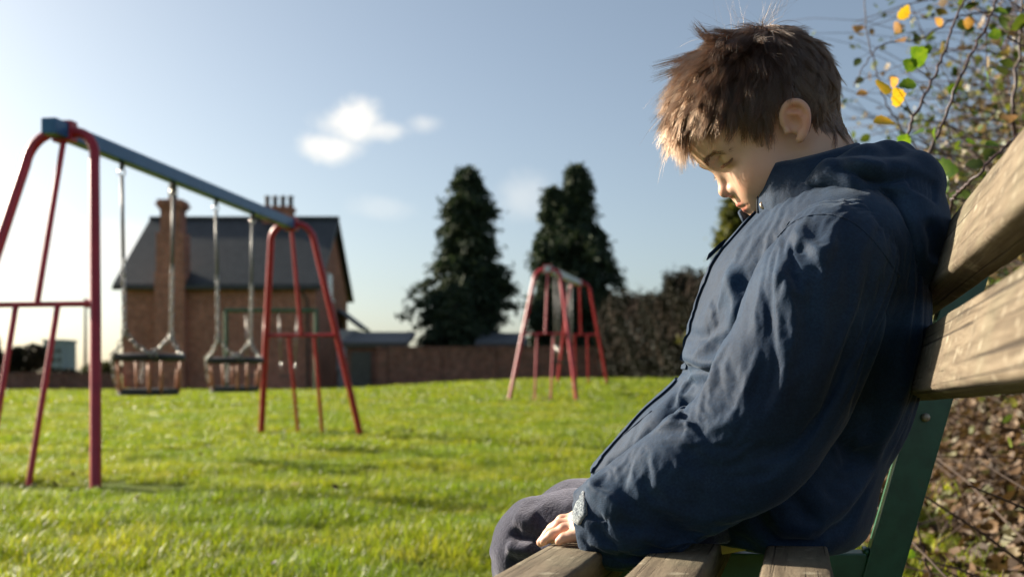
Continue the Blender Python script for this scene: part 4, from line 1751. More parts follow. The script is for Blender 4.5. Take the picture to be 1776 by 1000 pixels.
    F = lambda *a, **k: fold(bh, None, Dh, *a, **k)
    F([(1440, 290), (1480, 305), (1530, 322), (1570, 312), (1600, 300)], .09, -.011, .006, .010, lmin=-.2)
    F([(1450, 282), (1500, 296), (1545, 300)], .09, .007, .007, lmin=-.2)
    F([(1465, 298), (1500, 315), (1540, 350), (1560, 420), (1585, 500)], .10, -.012, .010)
    F([(1530, 340), (1575, 400), (1600, 470)], .10, .008, .012)
    F([(1500, 330), (1530, 390), (1545, 460), (1575, 540)], .10, .009, .010)
    F([(1605, 380), (1622, 420), (1620, 460)], .08, -.008, .010)
    for k in range(6):
        x = 1574 + k * 9
        F([(x, 296 + k * 3), (x + 3, 320 + k * 3), (x + 2, 345 + k * 3)], .07, -.0045, .0030, lmin=-.2)
    Dh += .0016 * wnoise(bh, 60, 2)
    hood = npmesh('hood', Vh + Nh * Dh[:, None], quads=Qh, mats=navy, parent=jk)

    # ---- stand collar, left and right wing meeting behind the neck
    def collar(name, top, bot, thk=.0035, flare=.0):
        T = catmull([W(*t) for t in top], 8); Bm = catmull([W(*t) for t in bot], 8)
        rows = []
        nr = 9
        for i in range(nr):
            t = i / (nr - 1)
            row = []
            for a, c in zip(Bm, T):
                p = a.lerp(c, t)
                out = (a + c) * .5
                bulge = .006 * math.sin(math.pi * t)
                p = p + Vector(B_L) * bulge * (1 if name else 1)
                p = p + Vector((0, 0, 0)) + Vector([.0011 * mnoise.noise(p * 60 + Vector((i0, 0, 0))) for i0 in (0, 9, 17)])
                row.append(p)
            rows.append(row)
        V_, F_ = sheet(rows, thk)
        return npmesh('collar', V_, quads=F_, mats=navy, parent=jk)
    collar('l', [(1322, 296, .044), (1345, 284, .058), (1398, 273, .070), (1440, 262, .062), (1472, 253, .036), (1488, 249, .0), (1478, 260, -.04)],
           [(1317, 372, .040), (1348, 392, .070), (1410, 352, .090), (1455, 325, .084), (1500, 305, .055), (1515, 300, .0), (1500, 305, -.05)])
    collar('r', [(1281, 368, -.020), (1300, 352, -.045), (1360, 320, -.068), (1440, 290, -.060), (1478, 262, -.04)],
           [(1294, 396, -.012), (1315, 400, -.045), (1375, 380, -.085), (1455, 345, -.080), (1500, 310, -.05)])
    # zip on the front edge of the left wing
    steel = mottled('dark_zip', (.02, .025, .035), (.05, .055, .07), 200, .4, .1, Metallic=.4)
    zp = [W(1320, 297, .045), W(1317, 320, .045), W(1316, 345, .043), W(1316, 370, .041)]
    zc = catmull(zp, 10)
    MB().tube(zc, .0016, 6).build('zip_tape', navy, jk, smooth=True)
    zt = MB()
    for i in range(len(zc) - 1):
        for h_ in (0.0, .5):
            p = zc[i].lerp(zc[i + 1], h_) + Vector((-.0014, -.0010, 0))
            zt.box((p.x - .0012, p.y - .0012, p.z - .00045), (p.x + .0012, p.y + .0012, p.z + .00045))
    zt.build('zip_teeth', steel, jk)
    brass = mottled('snap_metal', (.16, .12, .09), (.26, .20, .15), 80, .3, .05, Metallic=.9)
    c = W(1327, 355, .052); nn = Vector((-.45, -.85, .25)).normalized()
    MB().tube([c - nn * .001, c + nn * .0012, c + nn * .0022, c + nn * .0018], [.0062, .0062, .0050, .0022], 20).build('snap_button', brass, jk, smooth=True)

    from mathutils.bvhtree import BVHTree
    bvt = BVHTree.FromPolygons([tuple(v) for v in V], [tuple(q) for q in Q.tolist()])

    def front_of(p):
        co, no, _, dist = bvt.find_nearest(p)
        return co + no * .0005

    # ---- storm flap down the front, with its loose tab
    def strip(name, pts, w, thk, mat=navy):
        """band of cloth pressed onto the trunk of the coat along a line"""
        path = catmull([W(*p) for p in pts], 7)
        rows = []
        for i, p in enumerate(path):
            t = (path[min(i + 1, len(path) - 1)] - path[max(i - 1, 0)]).normalized()
            sd = Vector(B_L); sd = (sd - t * sd.dot(t)).normalized()
            n = t.cross(sd).normalized()
            if n.dot(Vector(B_F) + Vector((0, 0, .5))) < 0: n = -n
            row = []
            for j in (-2, -1, 0, 1, 2):
                o = p + sd * (w * j / 4)
                hit = bvt.ray_cast(o + n * .06, -n, .16)
                q_ = hit[0] if hit[0] is not None else front_of(o)
                row.append(q_ + n * (.0012 + thk * .5))
            rows.append(row)
        V_, F_ = sheet(rows, thk)
        o = npmesh(name, V_, quads=F_, mats=mat, parent=jk, smooth=True)
        o.data.set_sharp_from_angle(angle=R(50))
        return o
    strip('placket', [(1322, 388, .012), (1292, 408, .012), (1262, 426, .012), (1240, 462, .012), (1222, 505, .012), (1206, 552, .012), (1196, 600, .012), (1192, 640, .012)], .046, .0022)
    strip('placket', [(1180, 664, .012), (1150, 690, .012), (1110, 726, .012), (1070, 764, .012), (1040, 788, .012), (1021, 799, .012)], .046, .0022)
    
    # pull tab
    tp = [W(1258, 420, .015), W(1248, 428, .018), W(1238, 438, .019), W(1229, 446, .019)]
    sd = Vector((.25, -.4, .85)).normalized()
    ribbon(tp, [sd * .0095] * 4, .003, [Vector((-.8, -.5, .1)).normalized()] * 4).build('pull_tab', navy, jk, bevel=.0008, seg=1)

    # ---- seams: thin raised cords lying on the cloth
    from mathutils.bvhtree import BVHTree
    bv = BVHTree.FromPolygons([tuple(v) for v in V] + [tuple(v) for v in Vs], [tuple(q) for q in Q.tolist()] + [tuple(q) for q in (Qs + len(V)).tolist()])

    def on_cloth(px, py):
        o = Vector((0, 0, CAM_H)); d = pix_dir(px, py)
        hit = bv.ray_cast(o, d)
        return hit[0], hit[1]

    def seam(pts, r=.0007, n=8, nm='seam'):
        dense = catmull([Vector((x, y, 0)) for x, y in pts], n)
        run = []
        for p in dense:
            co, no = on_cloth(p.x, p.y)
            if co is not None:
                run.append(co + no * r * .2)
        if len(run) > 3:
            MB().tube(run, r, 6).build(nm, navy, jk, smooth=True)
    seam([(1348, 412), (1372, 388), (1400, 375), (1435, 372), (1470, 381), (1500, 402), (1530, 436), (1560, 480)])
    seam([(1130, 712), (1095, 742), (1055, 778), (1040, 800)], .0007)
    # ---- cuff strap (rough hook-and-loop pad)
    hk = NT('hook_and_loop')
    v = hk.coord()
    s_ = hk.noise(v, 520, 2, .7)
    hk.color(hk.ramp(s_, [(.42, (.03, .055, .09)), (.50, (.12, .17, .23)), (.60, (.42, .48, .52))]))
    hk.set(Roughness=.9, Sheen_Weight=.8)
    hk.normal(hk.bump(s_, 1.0, .003))
    ptsU = [(1010, 858), (1002, 872), (996, 888), (995, 902)]
    ptsD = [(1014, 852), (1018, 872), (1018, 892), (1006, 910)]
    rows = []
    for (a, c_) in zip(ptsU, ptsD):
        row = []
        for t in (0, .25, .5, .75, 1):
            co, no = on_cloth(a[0] + (c_[0] - a[0]) * t, a[1] + (c_[1] - a[1]) * t)
            if co is None:
                co, no = (row[-1] if row else None), None
            row.append((co + no * .0015) if no is not None else co)
        for j in range(3, -1, -1):
            if row[j] is None: row[j] = row[j + 1]
        rows.append(row)
    if all(p is not None for r_ in rows for p in r_):
        V_, F_ = sheet(rows, .003)
        npmesh('cuff_strap', V_, quads=F_, mats=hk.m, parent=jk)
    return jk


def build_trousers(person):
    m = NT('charcoal_fleece')
    v = m.coord()
    f = m.noise(v, 260, 3, .7)
    g = m.noise(v, 22, 4, .6)
    c = m.mix(.6, m.ramp(g, [(.3, (.024, .026, .040)), (.7, (.038, .040, .060))]), m.ramp(f, [(.35, (.55, .55, .6)), (.65, (1.5, 1.45, 1.45))]), 'MULTIPLY')
    m.color(c)
    m.set(Roughness=.95, Specular_IOR_Level=.1, Sheen_Weight=.45, Sheen_Roughness=.45, Sheen_Tint=(.80, .78, .92))
    m.normal(m.bump(f, .7, .0022, m.bump(g, .2, .004)))

    def sdf(P):
        p = w2b(P)
        s = np.concatenate([p[:, :1], np.abs(p[:, 1:2]), p[:, 2:]], 1)
        d = s_chain(s, [HIP_L + np.array([.045, 0, -.004]), (HIP_L + KNEE_L) / 2 + np.array([0, .004, .004]), KNEE_L], [.058, .063, .056], .03)
        d = smin(d, s_chain(s, [KNEE_L + np.array([.002, 0, -.004]), KNEE_L + np.array([-.006, 0, -.14]), ANK_L + np.array([0, 0, .03])], [.058, .055, .048], .02), .03)
        d = smin(d, s_ell(s, (.045, 0, .460), (.070, .10, .045)), .04)
        d = smax(d, np.where(p[:, 0] < .23, f32(.4095) - p[:, 2], f32(-1.0)), .008)
        return d
    Vt, Qt = surface_nets(sdf, (-.10, .85, .08), (.70, 1.70, .60), .0034)
    Vt = smooth_mesh(Vt, Qt, 2, .5)
    Nn = vnormals(Vt, Qt); b = w2b(Vt)
    D = np.zeros(len(Vt))
    F = lambda *a, **k: fold(b, None, D, *a, **k)
    F([(878, 912), (900, 925), (930, 934), (960, 932)], .14, -.012, .009, .007)
    F([(880, 900), (905, 906), (935, 900)], .14, .006, .010)
    F([(875, 945), (900, 952), (935, 945)], .14, .009, .010)
    F([(880, 975), (905, 972), (930, 985)], .14, -.007, .009)
    F([(1000, 850), (960, 868), (925, 885)], .12, .003, .016)
    D += .0016 * wnoise(b, 50, 1) + .0010 * wnoise(b, 120, 0)
    tr = npmesh('trousers', Vt + Nn * D[:, None], quads=Qt, mats=m.m, parent=person)
    shoe_m = mottled('shoe_leather', (.03, .03, .035), (.06, .055, .055), 30, .5, .2)
    sole_m = mottled('shoe_sole', (.30, .29, .27), (.42, .40, .37), 30, .8, .2)
    for sg in (1, -1):
        a = ANK_L * np.array([1, sg, 1])

        def ss(P):
            p = w2b(P)
            c = np.array([a[0] + .04, a[1], a[2] - .045])
            d = smin(s_cap(p, (a[0], a[1], a[2] + .0), (a[0] + .0, a[1], a[2] - .03), .038, .036), s_cap(p, (a[0] + .0, a[1], a[2] - .04), (a[0] + .10, a[1], a[2] - .052), .036, .030), .02)
            return smax(d, f32(a[2] - .072) - p[:, 2], .006)
        w0 = b2w(a)
        Vs, Qs = surface_nets(ss, w0 - .2, w0 + .2, .005)
        sh = npmesh('shoe', Vs, quads=Qs, mats=shoe_m, parent=person)

        def so(P):
            p = w2b(P)
            d = s_cap(p * f32([1, 1, 0]), (a[0] - .002, a[1], 0), (a[0] + .105, a[1], 0), .039, .035)
            return smax(d, np.abs(p[:, 2] - f32(a[2] - .079)) - .009, .004)
        Vs, Qs = surface_nets(so, w0 - .2, w0 + .2, .005)
        npmesh('sole', Vs, quads=Qs, mats=sole_m, parent=sh)


def build_person():
    person = empty('person', (0, 0, 0))
    tag(person, 'child with short brown hair in a navy hooded jacket sitting hunched on the bench', 'person')
    V, Q = build_body(person)
    build_hair(person, V, Q)
    build_jacket(person)
    build_trousers(person)
    return person


import time as _time
_t0 = _time.time()
person = build_person()
print('person built in', round(_time.time() - _t0, 1))
# ------------------------------------------------------------------ brick house, walls and sheds beyond the field


def brick_material(name, c1, c2, mortar, scale=1.0):
    m = NT(name)
    v = m.coord('Object', (1, 1, 1))
    # brick courses on a plane turned to face the wall: use x+y along, z up
    sp = m.n('SeparateXYZ'); m.l(v, sp.inputs[0])
    ad = m.n('Math', operation='ADD'); m.l(sp.outputs['X'], ad.inputs[0]); m.l(sp.outputs['Y'], ad.inputs[1])
    cb = m.n('CombineXYZ'); m.l(ad.outputs[0], cb.inputs['X']); m.l(sp.outputs['Z'], cb.inputs['Y'])
    b = m.n('TexBrick')
    b.inputs['Scale'].default_value = 1.0
    b.inputs['Brick Width'].default_value = .225 * scale
    b.inputs['Row Height'].default_value = .075 * scale
    b.inputs['Mortar Size'].default_value = .010
    b.inputs['Color1'].default_value = (*c1, 1); b.inputs['Color2'].default_value = (*c2, 1); b.inputs['Mortar'].default_value = (*mortar, 1)
    m.l(cb.outputs[0], b.inputs['Vector'])
    f = m.noise(v, .7, 5, .65)
    c = m.mix(.75, b.outputs['Color'], m.ramp(f, [(.3, (.72, .70, .68)), (.65, (1.15, 1.1, 1.08))]), 'MULTIPLY')
    g2 = m.noise(v, 4.5, 4, .7)
    c = m.mix(.8, c, m.ramp(g2, [(.35, (.62, .60, .60)), (.65, (1.4, 1.35, 1.3))]), 'MULTIPLY')
    m.color(c)
    m.set(Roughness=.9, Specular_IOR_Level=.15)
    m.normal(m.bump(b.outputs['Fac'], -.4, .01))
    return m.m


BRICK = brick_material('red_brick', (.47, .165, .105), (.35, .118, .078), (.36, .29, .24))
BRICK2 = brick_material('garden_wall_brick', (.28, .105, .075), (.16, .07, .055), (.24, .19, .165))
SLATE = mottled('roof_slate', (.018, .023, .027), (.040, .046, .050), 3, .55, .5, 14, .03)
WHITEP = mottled('white_paint', (.70, .70, .68), (.80, .80, .78), 5, .5, .1)
GLASS_D = NT('dark_window_glass'); GLASS_D.set(Base_Color=(.03, .035, .04), Roughness=.06, Specular_IOR_Level=.7)
POT = mottled('chimney_clay', (.055, .045, .04), (.09, .07, .06), 8, .8, .2)
FELT = mottled('grey_roof_felt', (.07, .075, .08), (.13, .135, .14), 6, .7, .3)
TIMBER_D = mottled('dark_stained_timber', (.05, .045, .04), (.09, .08, .07), 8, .8, .3)


def bx(name, lo, hi, mat, parent, bevel=0):
    return MB().box(lo, hi).build(name, mat, parent, bevel=bevel)


def build_house():
    h = empty('brick_house', (-12.33, 42, 0))
    tag(h, 'two-storey red brick house with dark slate roof and chimneys beyond the field', 'house')
    O = Vector((-12.33, 42, 0))
    x0, x1, y0, y1 = -16.44 - O.x, -8.27 - O.x, 0.0, 8.0
    ze, zr, zb = 4.5, 7.65, -.6
    ym = (y0 + y1) / 2
    mb = MB()
    mb.add([(x0, y0, zb), (x1, y0, zb), (x1, y0, ze), (x0, y0, ze)], [(0, 1, 2, 3)])
    mb.add([(x0, y1, zb), (x1, y1, zb), (x1, y1, ze), (x0, y1, ze)], [(1, 0, 3, 2)])
    for x in (x0, x1):
        mb.add([(x, y0, zb), (x, y1, zb), (x, y1, ze), (x, ym, zr - .1), (x, y0, ze)], [(0, 1, 2, 3, 4)])
    mb.build('wall', BRICK, h)
    # roof: two slabs with overhang
    ov, t = .28, .16
    sl = (zr - ze) / (ym - y0)
    for sg in (1, -1):
        ye = y0 - .32 if sg == 1 else y1 + .32
        zz = ze - .32 * sl
        vs = []
        for x in (x0 - ov, x1 + ov):
            vs += [(x, ye, zz), (x, ym, zr), (x, ym, zr + t), (x, ye, zz + t)]
        MB().add(vs, [(0, 1, 2, 3), (7, 6, 5, 4), (0, 4, 5, 1), (1, 5, 6, 2), (2, 6, 7, 3), (3, 7, 4, 0)]).build('roof', SLATE, h)
    MB().tube([(x0 - ov, ym, zr + t), (x1 + ov, ym, zr + t)], .12, 8).build('ridge_tiles', SLATE, h, smooth=True, auto=60)
    MB().tube([(x0 - ov, y0 - .38, ze - .26), (x1 + ov, y0 - .38, ze - .26)], .07, 8).build('gutter', TIMBER_D, h, smooth=True, auto=60)
    bx('fascia', (x0 - ov, y0 - .30, ze - .34), (x1 + ov, y0 - .26, ze - .14), TIMBER_D, h)
    # front chimney breast, rising through the eaves
    cx = at(300, 400, 42).x - O.x
    ch = MB().box((cx - .62, y0 - .45, zb), (cx + .62, y0 + .5, 4.9)).build('chimney', BRICK, h)
    bx('stack', (cx - .58, y0 - .40, 4.9), (cx + .58, y0 + .45, 6.55), BRICK, ch)
    bx('shoulder', (cx - .42, y0 - .36, 6.55), (cx + .42, y0 + .40, 7.55), BRICK, ch)
    for (z, w) in ((7.55, .50), (7.68, .58), (7.81, .52)):
        bx('corbel', (cx - w, y0 - .42 - (w - .5), z), (cx + w, y0 + .46 + (w - .5), z + .128), BRICK, ch)
    MB().tube([(cx, y0, 7.93), (cx, y0, 8.3), (cx, y0, 8.35), (cx, y0, 8.7)], [.20, .17, .20, .15], 12).build('chimney_pot', POT, ch, smooth=True, auto=50)
    # rear chimney with a row of pots
    rx = at(487, 360, 46).x - O.x
    c2 = MB().box((rx - .75, ym - .35, 6.6), (rx + .55, ym + .35, 8.15)).build('chimney', BRICK, h)
    bx('corbel', (rx - .82, ym - .42, 8.152), (rx + .62, ym + .42, 8.32), BRICK, c2)
    for k in range(4):
        x = rx - .62 + k * .36
        MB().tube([(x, ym, 8.32), (x, ym, 8.72), (x, ym, 8.76), (x, ym, 8.86)], [.12, .10, .14, .12], 10).build('chimney_pot', POT, c2, smooth=True, auto=50)
    # windows in the gable
    def gwin(yc, z0, z1, w):
        f = bx('window', (x1 + .005, yc - w / 2 - .07, z0 - .07), (x1 + .06, yc + w / 2 + .07, z1 + .07), WHITEP, h)
        bx('pane', (x1 + .03, yc - w / 2, z0), (x1 + .064, yc + w / 2, (z0 + z1) / 2 - .025), GLASS_D.m, f)
        bx('pane', (x1 + .03, yc - w / 2, (z0 + z1) / 2 + .025), (x1 + .064, yc + w / 2, z1), GLASS_D.m, f)
        bx('sill', (x1 + .005, yc - w / 2 - .14, z0 - .17), (x1 + .16, yc + w / 2 + .14, z0 - .075), WHITEP, f)
    gwin(3.0, 4.1, 5.1, .9)
    gwin(5.6, 1.0, 2.4, 1.0)
    # porch on the gable side
    p = empty('porch'); p.parent = h
    bx('porch_wall', (x1 + .01, 5.2, zb), (x1 + .85, 7.4, 2.75), WHITEP, p)
    MB().add([(x1 + .005, 5.0, 3.6), (x1 + 1.15, 5.0, 2.72), (x1 + 1.15, 7.7, 2.72), (x1 + .005, 7.7, 3.6), (x1 + .005, 5.0, 3.75), (x1 + 1.2, 5.0, 2.84), (x1 + 1.2, 7.7, 2.84), (x1 + .005, 7.7, 3.75)],
             [(0, 1, 2, 3), (7, 6, 5, 4), (0, 4, 5, 1), (1, 5, 6, 2), (2, 6, 7, 3), (3, 7, 4, 0)]).build('porch_roof', SLATE, p)
    f = bx('window', (x1 + .25, 5.14, .9), (x1 + .75, 5.195, 2.3), WHITEP, p)
    # drain pipe on the right corner of the front
    MB().tube([(x1 - .35, y0 - .07, zb), (x1 - .35, y0 - .07, ze - .8), (x1 - .55, y0 - .32, ze - .32)], .05, 8).build('drainpipe', TIMBER_D, h, smooth=True, auto=60)
    return h


build_house()


def lean_to(name, label, X0, X1, Y, dep, zb, zf, zt, wall, roof, cat='outbuilding', door=None):
    o = empty(name, ((X0 + X1) / 2, Y, 0))
    tag(o, label, cat)
    w = (X1 - X0) / 2
    MB().box((-w, 0, zb), (w, dep, zf)).build('wall', wall, o)
    MB().add([(-w - .2, -.2, zf + .01), (w + .2, -.2, zf + .01), (w + .2, dep + .1, zt), (-w - .2, dep + .1, zt), (-w - .2, -.2, zf + .13), (w + .2, -.2, zf + .13), (w + .2, dep + .1, zt + .12), (-w - .2, dep + .1, zt + .12)],
             [(0, 3, 2, 1), (4, 5, 6, 7), (0, 1, 5, 4), (1, 2, 6, 5), (2, 3, 7, 6), (3, 0, 4, 7)]).build('roof', roof, o)
    MB().box((-w - .22, -.26, zf - .08), (w + .22, -.205, zf + .12)).build('fascia', TIMBER_D, o)
    if door:
        d = MB().box((door - .4, -.06, zb), (door + .4, -.004, zf - .25)).build('door', mottled('grey_brown_door', (.06, .055, .05), (.09, .085, .075), 6, .6, .1), o)
        MB().tube([(door + .3, -.07, .55), (door + .3, -.12, .56)], .03, 8).build('handle', GALV, d, smooth=True)
    return o


a = at(600, 650, 40).x; b = at(700, 650, 40).x
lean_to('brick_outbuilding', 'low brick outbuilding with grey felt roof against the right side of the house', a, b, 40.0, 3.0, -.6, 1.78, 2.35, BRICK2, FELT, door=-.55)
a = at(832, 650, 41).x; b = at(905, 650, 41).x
lean_to('garden_shed', 'grey garden shed roof rising over the brick wall below the conifers', a, b, 41.5, 2.5, -.6, 1.80, 2.35, TIMBER_D, FELT)


def garden_wall(name, label, p0, p1, top, mat=BRICK2, piers=4):
    o = empty(name, (p0[0], p0[1], 0)); tag(o, label, 'wall')
    d = Vector((p1[0] - p0[0], p1[1] - p0[1], 0)); L = d.length; d.normalize()
    sd = Vector((-d.y, d.x, 0))
    M = Matrix((d, sd, Vector((0, 0, 1)))).transposed().to_4x4()
    MB().box((0, 0, -.8), (L, .24, top), M).build('brickwork', mat, o)
    n = int(L / .9)
    for k in range(n):
        MB().box((k * L / n + .006, -.04, top + .002), ((k + 1) * L / n - .006, .28, top + .075), M).build('coping_stone', mat if k % 3 else BRICK2, o, bevel=.01, seg=1)
    for k in range(piers + 1):
        x = min(L * k / piers, L - .36)
        MB().box((x, -.09, -.8), (x + .36, -.002, top - .05), M).build('pier', mat, o)
    return o


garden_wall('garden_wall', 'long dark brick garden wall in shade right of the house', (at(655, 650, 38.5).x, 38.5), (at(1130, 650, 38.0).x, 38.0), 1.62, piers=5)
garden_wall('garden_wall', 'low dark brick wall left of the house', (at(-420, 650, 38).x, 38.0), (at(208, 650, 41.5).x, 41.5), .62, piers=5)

# far block and pole on the left
fb = empty('flat_roofed_building', (at(92, 640, 260).x, 260, 0)); tag(fb, 'far flat-roofed blue grey building on the left skyline', 'building')
FARB = mottled('blue_grey_render', (.22, .25, .29), (.28, .31, .35), .6, .8, 0)
w = 17 / FPX * 260
MB().box((-w, 0, -3), (w, 8, .6 + 58 / FPX * 260)).build('wall', FARB, fb)
MB().box((-w - .3, -.3, .62 + 58 / FPX * 260), (w + .3, 8.3, 1.2 + 58 / FPX * 260)).build('parapet', FARB, fb)
for i in range(3):
    for j in range(3):
        MB().box((-w + .7 + i * 1.5, -.05, 1.5 + j * 2.4), (-w + 1.6 + i * 1.5, -.004, 2.7 + j * 2.4)).build('window', GLASS_D.m, fb)
up = empty('utility_pole', (at(148, 650, 62).x, 62, 0)); tag(up, 'thin dark utility pole behind the near swing leg', 'pole')
MB().tube([(0, 0, -.8), (0, 0, 5.4)], [.12, .08], 8).build('shaft', TIMBER_D, up, smooth=True)
MB().box((-.16, -.05, 4.9), (.16, .05, 5.0)).build('cross_arm', TIMBER_D, up)


# ------------------------------------------------------------------ trees and hedges
def leaf_cloud(name, C, Dr, size, mat, parent, seed, aspect=.45, smooth=False):
    """C: leaf centres, Dr: unit directions of the leaf axis; each leaf a bent quad pair"""
    rg = np.random.RandomState(seed)
    n = len(C)
    s = size * rg.uniform(.6, 1.4, n) if np.isscalar(size) else size
    sd = np.cross(Dr, rg.normal(size=(n, 3))); sd /= np.linalg.norm(sd, axis=1, keepdims=True) + 1e-9
    nn = np.cross(Dr, sd)
    a = C - Dr * s[:, None] * .5
    b = C + Dr * s[:, None] * .5
    l = C + sd * (s * aspect)[:, None] * .5 + nn * (s * .12)[:, None]
    r = C - sd * (s * aspect)[:, None] * .5 + nn * (s * .12)[:, None]
    V = np.stack([a, l, b, r], 1).reshape(-1, 3)
    i = np.arange(n)[:, None] * 4
    T = np.concatenate([i + np.array([0, 1, 2]), i + np.array([0, 2, 3])], 0)
    o = npmesh(name, V, tris=T, mats=mat, parent=parent, smooth=smooth)
    rv = rg.uniform(0, 1, n)
    set_rnd(o, np.repeat(rv, 4))
    return o


CONIFER = leafy('conifer_needles', [(.1, (.020, .036, .022)), (.5, (.032, .054, .030)), (.85, (.048, .070, .034)), (1, (.066, .082, .036))], .75, .12)
GOLDCON = leafy('golden_conifer_needles', [(.1, (.045, .060, .012)), (.6, (.11, .12, .02)), (1, (.20, .18, .03))], .6, .3)
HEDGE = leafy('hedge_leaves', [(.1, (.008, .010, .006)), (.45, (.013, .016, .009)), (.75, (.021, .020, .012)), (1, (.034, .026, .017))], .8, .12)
SHRUB = leafy('olive_shrub_leaves', [(.1, (.018, .026, .010)), (.6, (.04, .05, .018)), (1, (.09, .085, .03))], .5, .3)
BARK = mottled('bark', (.035, .028, .022), (.075, .06, .048), 14, .9, .6, 30, .02)
TWIG = mottled('dead_twigs', (.055, .035, .028), (.12, .08, .06), 30, .8, .3)


def conifer(name, label, px, Y, top_z, rad, seed, mat=CONIFER, nb=210, sprays=95, droop=.55, second=None, prof=None, base=.8, leaf=.34, group=None):
    rg = np.random.RandomState(seed)
    X = at(px, 650, Y).x
    gz_ = ground_z(X, Y)
    t = empty(name, (X, Y, gz_))
    tag(t, label, 'tree', group)
    H = top_z - gz_
    bend = [(0, 0, -.3)] + [(rg.normal() * .06, rg.normal() * .06, H * k / 8) for k in range(1, 9)]
    MB().tube(bend, [.34 * (1 - k / 9.0) + .02 for k in range(9)], 8).build('trunk', BARK, t, smooth=True)
    C, Dv, limbs = [], [], MB()
    prof = prof or (lambda u: min(1, (1 - u) * 1.55) ** .8 * (.78 + .22 * math.sin(u * 9)))
    axes = [(0.0, 0.0, H, 1.0)]
    if second:
        axes.append(second)
    for (ox, oy, hh, sc) in axes:
        n_b = int(nb * sc)
        for i in range(n_b):
            u = rg.uniform(0, 1) ** .9
            z = base + (hh - base) * u
            az = rg.uniform(0, 6.283)
            L = rad * sc * prof(u) * rg.uniform(.50, 1.12) * (1.38 if rg.uniform() < .26 else .95) + .12
            dv = np.array([math.cos(az), math.sin(az), 0])
            up = rg.uniform(.0, .35)
            m = 6
            P = []
            for k in range(m + 1):
                s = k / m
                P.append(np.array([ox, oy, z]) + dv * L * s + np.array([0, 0, L * (up * s - droop * s * s)]))
            if i % 4 == 0:
                limbs.tube([tuple(p) for p in P], [.035 * (1 - .85 * k / m) + .006 for k in range(m + 1)], 4, cap=False)
            ns = int(sprays * (.35 + .65 * L / rad))
            for _ in range(ns):
                s = rg.uniform(.12, 1) ** .75
                k = min(int(s * m), m - 1); f = s * m - k
                c = P[k] * (1 - f) + P[k + 1] * f
                wob = .07 + .11 * rad / 2 * s
                c = c + rg.normal(size=3) * np.array([wob, wob, wob * .6]) + np.array([0, 0, -abs(rg.normal()) * .10 * droop * 2])
                d = dv * .5 + rg.normal(size=3) * .45 + np.array([0, 0, -.75 * droop])
                C.append(c); Dv.append(d / np.linalg.norm(d))
    limbs.build('limbs', BARK, t, smooth=True)
    leaf_cloud('crown', np.array(C), np.array(Dv), leaf, mat, t, seed + 1, .32)
    return t


conifer('conifer_tree', 'broad dark conifer standing left of the far red swing', 812, 46, at(822, 297, 46).z, 2.55, 3, nb=330, sprays=165, droop=.42,
        prof=lambda u: (min(1, .75 + 1.0 * u) if u < .25 else (1 - (u - .25) / .75) ** .62) * (.86 + .14 * math.sin(u * 17)))
conifer('conifer_tree', 'tall narrow twin-topped dark conifer behind the far red swing', 1000, 47, at(990, 287, 47).z, 2.15, 8, nb=280, sprays=155, droop=.70,
        second=(-1.15, .2, at(950, 302, 47).z - .6, .55), prof=lambda u: (min(1, .75 + u) if u < .3 else (1 - ((u - .3) / .7) ** 1.7) ** .8) * (.88 + .12 * math.sin(u * 21)))
conifer('conifer_tree', 'yellow green conifer just left of the child\'s chest', 1272, 30, at(1272, 338, 30).z, .95, 15, mat=GOLDCON, nb=150, sprays=75, droop=.2, leaf=.22,
        prof=lambda u: (1 - u ** 1.6) ** .8)
conifer('conifer_tree', 'small dark rounded evergreen at the foot of the broad conifer', 790, 43, at(790, 495, 43).z, 1.25, 21, nb=120, sprays=80, droop=.3, leaf=.25,
        prof=lambda u: (1 - u ** 2) ** .6)


def bush(name, label, X, Y, rx, rz, seed, mat, n=5000, leaf=.12, zoff=0.0, cat='bush', lumps=7, group=None, flat=1.0):
    rg = np.random.RandomState(seed)
    gz_ = ground_z(X, Y)
    t = empty(name, (X, Y, gz_)); tag(t, label, cat, group)
    st = MB()
    for i in range(7):
        a = rg.uniform(0, 6.283)
        e = (rx * .6 * math.cos(a), rx * .5 * math.sin(a), rz * rg.uniform(.8, 1.5))
        st.tube([(0, 0, -.2), (e[0] * .4, e[1] * .4, e[2] * .5), e], [.05, .035, .012], 5)
    st.build('stem', BARK, t, smooth=True)
    C = []
    for i in range(lumps):
        c = np.array([rg.uniform(-.7, .7) * rx, rg.uniform(-.6, .6) * rx * flat, rz * rg.uniform(.5, 1.35)])
        r = np.array([rx * .5, rx * .5 * flat, rz * .6]) * rg.uniform(.6, 1.1)
        v = rg.normal(size=(n // lumps, 3)); v /= np.linalg.norm(v, axis=1, keepdims=True)
        C.append(c + v * r * rg.uniform(.45, 1.06, (n // lumps, 1)) ** .6)
    C = np.concatenate(C); C = C[C[:, 2] > -.1]
    d = rg.normal(size=C.shape); d /= np.linalg.norm(d, axis=1, keepdims=True)
    leaf_cloud('foliage', C, d, leaf, mat, t, seed + 1, .55)
    return t


bush('round_bush', 'dark rounded bush over the low wall at the left edge', at(46, 620, 52).x, 52, 1.35, 1.35, 31, HEDGE, 5000, .2)
bush('round_bush', 'pale olive bush between the pole and the house', at(172, 640, 55).x, 55, 1.5, .8, 33, SHRUB, 3500, .2)
bush('round_bush', 'dark bush low on the skyline beside the far flat building', at(110, 645, 60).x, 60, 1.6, .7, 35, HEDGE, 3000, .2)
bush('round_bush', 'dark bush cut by the left edge of the photo', at(-18, 610, 50).x, 50, .9, 1.7, 36, HEDGE, 3000, .2)
bush('round_bush', 'brown green shrub above the wall between house and conifers', at(712, 600, 44).x, 44, .9, 1.35, 37, SHRUB, 1600, .13)


